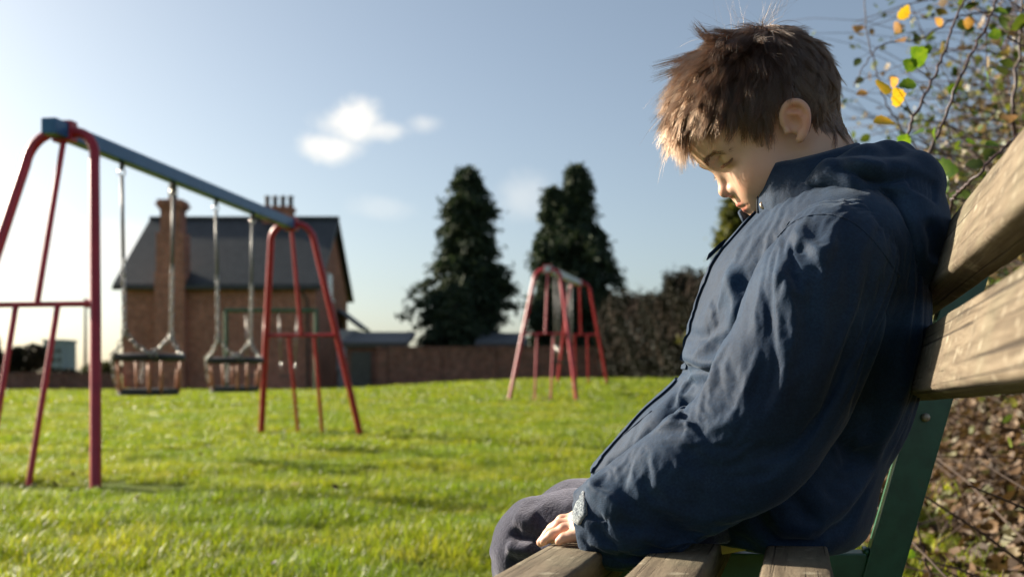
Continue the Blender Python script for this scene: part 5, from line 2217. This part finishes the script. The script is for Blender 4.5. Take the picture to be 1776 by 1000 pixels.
def hedge_row(name, label, p0, p1, dep, h0, h1, seed, mat, n, leaf):
    rg = np.random.RandomState(seed)
    d = np.array([p1[0] - p0[0], p1[1] - p0[1]]); L = np.linalg.norm(d); d /= L
    sd = np.array([-d[1], d[0]])
    t = empty(name, (p0[0], p0[1], ground_z(*p0))); tag(t, label, 'hedge')
    s = rg.uniform(0, L, n)
    hh = h0 + (h1 - h0) * s / L + .35 * np.sin(s * 1.7) + .2 * np.sin(s * 4.1 + 1)
    u = rg.uniform(size=n)
    face = rg.uniform(size=n) < .62
    z = np.where(face, u * hh, hh * (1 - .12 * rg.uniform(size=n) ** 2) + rg.normal(size=n) * .12)
    w = np.where(face, -rg.exponential(.12, n) * -1, rg.uniform(0, dep, n)) + .12 * np.sin(s * 3 + z * 2.5)
    C = np.stack([d[0] * s + sd[0] * w, d[1] * s + sd[1] * w, z], -1)
    dr = rg.normal(size=C.shape); dr /= np.linalg.norm(dr, axis=1, keepdims=True)
    leaf_cloud('foliage', C, dr, leaf, mat, t, seed + 1, .55)
    tw = MB()
    for i in range(220):
        x = rg.uniform(0, L); hz = h0 + (h1 - h0) * x / L
        b0 = Vector((d[0] * x - sd[0] * .05, d[1] * x - sd[1] * .05, hz * rg.uniform(.2, 1.0)))
        e0 = Vector((rg.normal() * .5, -.25 + rg.normal() * .3, rg.uniform(.1, .9)))
        tw.tube([b0, b0 + e0 * .5 + Vector((0, 0, .05)), b0 + e0], [.012, .009, .004], 3, cap=False)
    tw.build('bare_twigs', TWIG, t, smooth=True)
    # woody inside: a solid dark core of stems so the row is not see-through
    k = 40
    mb = MB()
    for i in range(k):
        x = L * (i + .5) / k
        hz = h0 + (h1 - h0) * x / L
        b0 = Vector((d[0] * x + sd[0] * dep * .45, d[1] * x + sd[1] * dep * .45, -.3))
        mb.tube([b0, b0 + Vector((rg.normal() * .1, rg.normal() * .1, hz * .6)), b0 + Vector((rg.normal() * .2, rg.normal() * .2, hz * .95))], [.05, .035, .012], 5)
    mb.build('stems', BARK, t, smooth=True)
    return t


hedge_row('boundary_hedge', 'tall dark hedge closing the field right of the far swings', (at(1035, 650, 36).x, 36.0), (at(1330, 650, 27).x, 27.0), 1.6, 2.7, 3.3, 41, HEDGE, 42000, .12)
hedge_row('boundary_hedge', 'dark hedge running back from the brambles, mostly behind the child', (at(1330, 650, 27).x + .1, 26.8), (10.5, 12.0), 1.5, 3.2, 2.4, 51, HEDGE, 16000, .12)
bush('round_bush', 'dark bush rising above the boundary hedge near the child', at(1200, 560, 34).x, 35, 1.1, 2.3, 43, HEDGE, 5000, .18)


def bare_tree(name, label, X, Y, H, seed, spread=.5, mat=TWIG, depth=5, r0=.07, group=None, cat='tree'):
    rg = random.Random(seed)
    t = empty(name, (X, Y, ground_z(X, Y))); tag(t, label, cat, group)
    mb, tw = MB(), MB()

    def grow(p, d, L, r, k):
        m = 4
        pts = [p]
        for i in range(m):
            d = (d + Vector((rg.gauss(0, .14), rg.gauss(0, .14), .06))).normalized()
            p = p + d * L / m
            pts.append(p)
        (mb if k >= depth - 1 else tw).tube(pts, [r * (1 - .5 * i / m) for i in range(m + 1)], 5 if k > 2 else 3, cap=False)
        if k <= 0: return
        for j in range(rg.choice((2, 3, 3))):
            a = pts[rg.choice((2, 3, 4))]
            nd = (d + Vector((rg.gauss(0, spread), rg.gauss(0, spread), rg.gauss(.1, spread * .6)))).normalized()
            grow(a, nd, L * rg.uniform(.55, .8), r * .55, k - 1)
    grow(Vector((0, 0, -.1)), Vector((0, 0, 1)), H * .34, r0, depth)
    mb.build('trunk', BARK, t, smooth=True)
    tw.build('crown', mat, t, smooth=True)
    return t


bare_tree('bare_tree', 'faint leafless tree right of the twin-topped conifer', at(1086, 600, 55).x, 55, 6.4, 5, .55, depth=6, r0=.07)
bare_tree('bare_tree', 'small leafless shrub by the wall left of the broad conifer', at(700, 620, 44).x, 44, 2.6, 6, .6, depth=5, r0=.04)


# ------------------------------------------------------------------ bank behind the bench: leaf litter, brambles
def bank_pt(q, Y):
    x = (q + .277 * Y) / .961
    return Vector((x, Y, ground_z(x, Y)))


def curled_leaves(name, C, Nn, size, mat, seed, kind_label, cat, parent=None, curl=.5):
    """leaf of 6 faces: pointed oval folded along the midrib and curled"""
    rg = np.random.RandomState(seed)
    n = len(C)
    a = np.cross(Nn, rg.normal(size=(n, 3))); a /= np.linalg.norm(a, axis=1, keepdims=True) + 1e-9
    b = np.cross(Nn, a)
    s = size * rg.uniform(.55, 1.35, n)
    cu = rg.uniform(-.2, curl, n)
    prof = [(-.5, 0), (-.22, .30), (.12, .34), (.5, 0)]
    V = []
    for (u, w) in prof:
        z = cu * (u * u * 1.6)
        for sgn in ((-1, 1) if w else (0,)):
            V.append(C + a * (s * u)[:, None] + b * (s * w * sgn)[:, None] + Nn * (s * (z + abs(w) * cu * .9))[:, None])
    m_ = [C + a * (s * u)[:, None] + Nn * (s * cu * u * u * 1.6)[:, None] for u in (-.22, .12)]
    V = [V[0], V[1], m_[0], V[2], V[3], m_[1], V[4], V[5]]
    V = np.stack(V, 1).reshape(-1, 3)
    i = np.arange(n)[:, None] * 8
    T = np.concatenate([i + np.array(t) for t in ((0, 2, 1), (0, 3, 2), (4, 5, 7), (5, 6, 7))], 0)
    Q = np.concatenate([i + np.array(t) for t in ((1, 2, 5, 4), (2, 3, 6, 5))], 0)
    o = npmesh(name, V, quads=Q, tris=T, mats=mat, parent=parent, smooth=True)
    set_rnd(o, np.repeat(rg.uniform(0, 1, n), 8))
    if kind_label:
        tag(o, kind_label, cat, kind='stuff')
    return o


LITTER = leafy('fallen_leaves', [(.05, (.028, .017, .010)), (.35, (.075, .044, .024)), (.62, (.135, .080, .042)), (.80, (.21, .14, .085)), (.88, (.075, .085, .022)), (1, (.27, .24, .18))], .6, .15)
rgl = np.random.RandomState(77)
CL, NL = [], []
for _ in range(15000):
    Y = 1.7 + 7.5 * rgl.uniform() ** 1.6
    q = .12 + 1.5 * rgl.uniform() ** .85
    if q < .42 and rgl.uniform() > (q / .42) ** 1.5: continue
    p = bank_pt(q, Y)
    CL.append((p.x, p.y, p.z + .012 + .05 * rgl.uniform() ** 2))
    v = np.array([-.45, .1, .8]) + rgl.normal(size=3) * .55
    NL.append(v / np.linalg.norm(v))
curled_leaves('leaf_litter', np.array(CL), np.array(NL), .058, LITTER, 5, 'brown fallen leaves covering the bank behind the bench', 'leaves', curl=.9)
CL, NL = [], []
for _ in range(60):
    Y = 2.6 + 8 * rgl.uniform(); x = rgl.uniform(-.5, .3) * Y
    CL.append((x, Y, ground_z(x, Y) + .05)); v = np.array([0, 0, 1.0]) + rgl.normal(size=3) * .4; NL.append(v / np.linalg.norm(v))
curled_leaves('stray_leaves', np.array(CL), np.array(NL), .045, LITTER, 6, 'few fallen orange leaves dotted over the lawn', 'leaves')

mb = MB()
for i in range(420):
    Y = 1.8 + 6 * rgl.uniform() ** 1.5
    p = bank_pt(.25 + 1.2 * rgl.uniform(), Y) + Vector((0, 0, .02))
    a_ = rgl.uniform(0, 6.28); L = rgl.uniform(.15, .7)
    d = Vector((math.cos(a_), math.sin(a_), rgl.uniform(-.1, .9))).normalized()
    mb.tube([p, p + d * L * .5 + Vector((0, 0, rgl.uniform(-.02, .05))), p + d * L], [.004, .003, .0015], 4, cap=False)
tag(mb.build('fallen_twigs', TWIG, None, smooth=True), 'dead brown twigs and stems lying among the leaves of the bank', 'twigs', kind='stuff')

# green weeds and grass at the foot of the bank
weed_t = [tuft_mesh('weed_tuft', 80 + i, 16, .06, .05, .14, .004, gm) for i in range(3)]
scatter('weeds', seg((-.2, 4.5, 47)), seg((1.8, 8, 40)), lambda x, y: .15 < bench_q(x, y) < .62 and in_view(x, y, 1.0), 46, weed_t, 9, .5, 1.1, gm, 'mossy grass and weeds under the brown leaves of the bank', 'weeds')

# tangled thicket: fine twigs and small leaves too many to count
TW2 = mottled('bramble_twig', (.050, .030, .030), (.12, .075, .06), 40, .7, .3)
rgt = random.Random(9)
mb = MB()
ends = []
for i in range(3400):
    Y = 2.2 + 9.5 * rgt.random() ** 1.15
    q = .84 + 1.0 * rgt.random() ** .9
    p = bank_pt(q, Y) + Vector((0, 0, rgt.uniform(0, 1.75)))
    top = 2.35 + .25 * math.sin(Y * 1.3)
    d = Vector((rgt.gauss(-.25, .5), rgt.gauss(0, .5), rgt.uniform(.2, 1.2))).normalized()
    L = rgt.uniform(.4, 1.2)
    pts = [p]
    for k in range(5):
        d = (d + Vector((rgt.gauss(0, .16), rgt.gauss(0, .16), -.10))).normalized()
        p = p + d * L / 5
        if p.z > top + .6 * rgt.random(): break
        pts.append(p)
    if len(pts) < 3: continue
    r = rgt.uniform(.0018, .0048)
    mb.tube(pts, [r * (1 - .6 * k / len(pts)) for k in range(len(pts))], 3, cap=False)
    for p_ in pts[1:]:
        ends.append(p_)
th = mb.build('thicket', TW2, None, smooth=True)
tag(th, 'tangle of thin brown bramble twigs along the bank behind the bench', 'thicket', kind='stuff')
BRAM = leafy('bramble_leaves', [(.0, (.030, .050, .012)), (.35, (.060, .095, .018)), (.55, (.12, .15, .03)), (.70, (.20, .19, .04)), (.82, (.16, .10, .06)), (.93, (.30, .22, .13)), (1, (.46, .42, .34))], .4, .35)
rge = np.random.RandomState(4)
E_ = np.array([tuple(p) for p in ends])
C = E_[rge.choice(len(E_), 15000)] + rge.normal(size=(15000, 3)) * .035
Nn = np.array([-.5, -.3, .6]) + rge.normal(size=C.shape) * .8; Nn /= np.linalg.norm(Nn, axis=1, keepdims=True)
nk = 9000
kk = [bank_pt(.95 + 1.0 * rge.uniform(), 2.2 + 8 * rge.uniform() ** 1.2) for _ in range(nk)]
K_ = np.array([tuple(p) for p in kk]) + np.stack([rge.normal(size=nk) * .1, rge.normal(size=nk) * .1, rge.uniform(0, 1.75, nk)], -1)
C = np.concatenate([C, K_]); Nn = np.concatenate([Nn, Nn[:nk]])
curled_leaves('thicket_leaves', C, Nn, .042, BRAM, 12, 'small green and withered bramble leaves in the thicket behind the bench', 'leaves')

# single canes that stand out, each with its large leaves
CANE = mottled('bramble_cane', (.030, .014, .016), (.065, .035, .034), 40, .55, .4)


def leaf_mesh(name, mat, L=.05, lobes=True):
    n = 9
    mb = MB()
    vs, fs = [], []
    for i in range(n):
        u = i / (n - 1)
        w = .42 * math.sin(math.pi * u ** .8) ** .8 * (1 + (.12 if i % 2 else -.08)) if 0 < i < n - 1 else 0
        z = -.18 * (u - .4) ** 2
        vs += [(u * L, -w * L, (z + .16 * w) * L), (u * L, 0, z * L), (u * L, w * L, (z + .16 * w) * L)]
    for i in range(n - 1):
        for k in (0, 1):
            fs.append((i * 3 + k, i * 3 + k + 1, i * 3 + 4 + k, i * 3 + 3 + k))
    me = bpy.data.meshes.new(name)
    me.from_pydata(vs, [], fs)
    me.polygons.foreach_set('use_smooth', [True] * len(me.polygons))
    me.materials.append(mat)
    return me


def flat_leaf(name, stops):
    m = NT(name)
    v = m.coord()
    f = m.noise(v, 60, 4, .6)
    c = m.ramp(f, stops)
    m.color(c)
    m.set(Roughness=.38)
    t = m.n('BsdfTranslucent'); m.l(m.mix(1.0, c, (1.5, 1.4, .6), 'MULTIPLY'), t.inputs['Color'])
    mx = m.n('MixShader'); mx.inputs[0].default_value = .45
    m.l(m.b.outputs[0], mx.inputs[1]); m.l(t.outputs[0], mx.inputs[2]); m.l(mx.outputs[0], m.out.inputs['Surface'])
    return m.m


LM = {'g': leaf_mesh('leaf', flat_leaf('green_leaf', [(.35, (.055, .13, .012)), (.7, (.13, .21, .02))])),
      'y': leaf_mesh('leaf', flat_leaf('yellow_leaf', [(.30, (.30, .26, .02)), (.55, (.50, .33, .03)), (.75, (.42, .20, .03))])),
      'o': leaf_mesh('leaf', flat_leaf('orange_leaf', [(.3, (.40, .20, .06)), (.7, (.55, .33, .16))])),
      'd': leaf_mesh('leaf', flat_leaf('dark_leaf', [(.3, (.035, .06, .015)), (.7, (.07, .10, .02))]))}


def cane(label, pts, r, leaves, seed, thorns=True):
    """pts: (px, py, depth); leaves: (px, py, depth, size, kind)"""
    P = catmull([at(*p) for p in pts], 7)
    base = P[-1]
    rg = random.Random(seed)
    t = empty('bramble_cane', base); tag(t, label, 'bramble', 'bramble canes beside the child\'s head')
    Lp = [p - base + Vector((rg.gauss(0, .002), rg.gauss(0, .002), rg.gauss(0, .002))) for p in P]
    n = len(Lp)
    stem = MB().tube(Lp, [r * (.55 + .45 * k / n) for k in range(n)], 7).build('stem', CANE, t, smooth=True)
    if thorns:
        mb = MB()
        for k in range(2, n - 1, 2):
            d = Vector((rg.gauss(0, 1), rg.gauss(0, 1), rg.gauss(0, 1))).normalized()
            mb.tube([Lp[k], Lp[k] + d * r * 2.4 + Vector((0, 0, -r))], [r * .7, r * .08], 4)
        mb.build('thorns', CANE, stem, smooth=True)
    for (px, py, dep, size, kd) in leaves:
        c = at(px, py, dep) - base
        near = min(Lp, key=lambda v: (v - c).length)
        dr = (c - near)
        if dr.length < 1e-4: dr = Vector((0, 0, 1))
        dr.normalize()
        L = size / 35.0 * dep / 2.3     # mesh is 5 cm long
        X = (dr + Vector((rg.gauss(0, .25), rg.gauss(0, .3), rg.gauss(-.15, .25)))).normalized()
        Zn = Vector((rg.gauss(-.30, .3), rg.gauss(-.9, .25), rg.gauss(.3, .3))); Zn = (Zn - X * Zn.dot(X)).normalized()
        Yn = Zn.cross(X)
        o = bpy.data.objects.new('leaf', LM[kd]); COL.objects.link(o); o.parent = t
        M = Matrix((X * L, Yn * L, Zn * L)).transposed().to_4x4()
        M.translation = c - X * .025 * L
        o.matrix_basis = M
        MB().tube([near, (near + c - X * .025 * L) / 2 + Vector((0, 0, .003)), c - X * .025 * L], [r * .35, r * .22, r * .2], 4, cap=False).build('leaf_stalk', CANE, t, smooth=True)


cane('dark thorny cane leaning up beside the child\'s hood, left of two', [(1690, -40, 2.3), (1655, 40, 2.3), (1632, 105, 2.28), (1605, 165, 2.26), (1582, 215, 2.25), (1572, 262, 2.25), (1590, 330, 2.3)], .0042,
     [(1592, 97, 2.24, 40, 'g'), (1578, 112, 2.24, 26, 'g'), (1530, 150, 2.2, 38, 'y'), (1550, 142, 2.2, 20, 'o'), (1574, 147, 2.24, 30, 'g'), (1556, 168, 2.22, 34, 'y'), (1533, 211, 2.2, 40, 'y'), (1589, 231, 2.22, 34, 'g'), (1567, 247, 2.22, 34, 'g')], 1)
cane('dark thorny cane leaning up beside the child\'s hood, right of two', [(1752, -40, 2.35), (1722, 20, 2.35), (1698, 70, 2.33), (1672, 120, 2.3), (1650, 175, 2.3), (1628, 230, 2.3), (1605, 285, 2.3), (1590, 345, 2.35)], .0044,
     [(1620, 234, 2.28, 30, 'g'), (1640, 295, 2.25, 44, 'g'), (1634, 322, 2.25, 34, 'g'), (1660, 252, 2.35, 20, 'd'), (1684, 246, 2.4, 20, 'g'), (1652, 155, 2.4, 20, 'g'), (1712, 135, 2.5, 22, 'g'), (1660, 258, 2.4, 16, 'g')], 2)
cane('thin bare cane arching up from behind the child\'s head with withered leaves', [(1495, -30, 3.4), (1505, 60, 3.4), (1522, 130, 3.4), (1548, 200, 3.4), (1590, 260, 3.4), (1640, 360, 3.4)], .0032,
     [(1488, 50, 3.35, 22, 'o'), (1487, 108, 3.4, 16, 'd'), (1490, 140, 3.4, 16, 'd'), (1495, 162, 3.4, 20, 'o'), (1500, 240, 3.4, 18, 'd')], 3)
cane('thin bare twig slanting left across the sky above the hood', [(1480, 150, 3.0), (1510, 95, 3.0), (1545, 74, 3.0), (1600, 66, 3.0), (1660, 30, 3.0), (1720, 20, 3.0)], .0028,
     [(1568, 22, 2.95, 26, 'y'), (1556, 47, 2.95, 24, 'o'), (1563, 70, 2.95, 22, 'o'), (1628, 38, 3.0, 18, 'o'), (1680, 40, 3.0, 20, 'o'), (1610, 85, 3.0, 16, 'g')], 4)
cane('pale upright stem at the right edge above the bench back', [(1776, -40, 2.6), (1770, 60, 2.6), (1762, 130, 2.6), (1756, 200, 2.6), (1760, 300, 2.7)], .0050,
     [(1772, 38, 2.5, 40, 'd'), (1750, 205, 2.5, 30, 'o'), (1716, 268, 2.5, 26, 'd'), (1736, 20, 2.6, 26, 'g'), (1725, 60, 2.6, 22, 'g'), (1745, 110, 2.6, 24, 'd')], 5, thorns=False)
cane('dark cane creeping low along the top of the bench back', [(1776, 225, 2.0), (1740, 258, 2.0), (1700, 300, 2.0), (1668, 330, 2.05), (1650, 352, 2.1), (1640, 420, 2.15)], .0040,
     [(1690, 285, 2.0, 28, 'd'), (1720, 250, 2.0, 24, 'g')], 6)
cane('brown stem rising through the leaf litter behind the green post', [(1560, 690, 2.6), (1556, 760, 2.6), (1552, 830, 2.6), (1548, 900, 2.6)], .0045, [], 7, thorns=False)
cane('thin brown stem in the litter right of the green post', [(1588, 905, 2.4), (1600, 950, 2.4), (1612, 1000, 2.4), (1620, 1040, 2.4)], .0040, [(1580, 960, 2.35, 18, 'g')], 8, thorns=False)
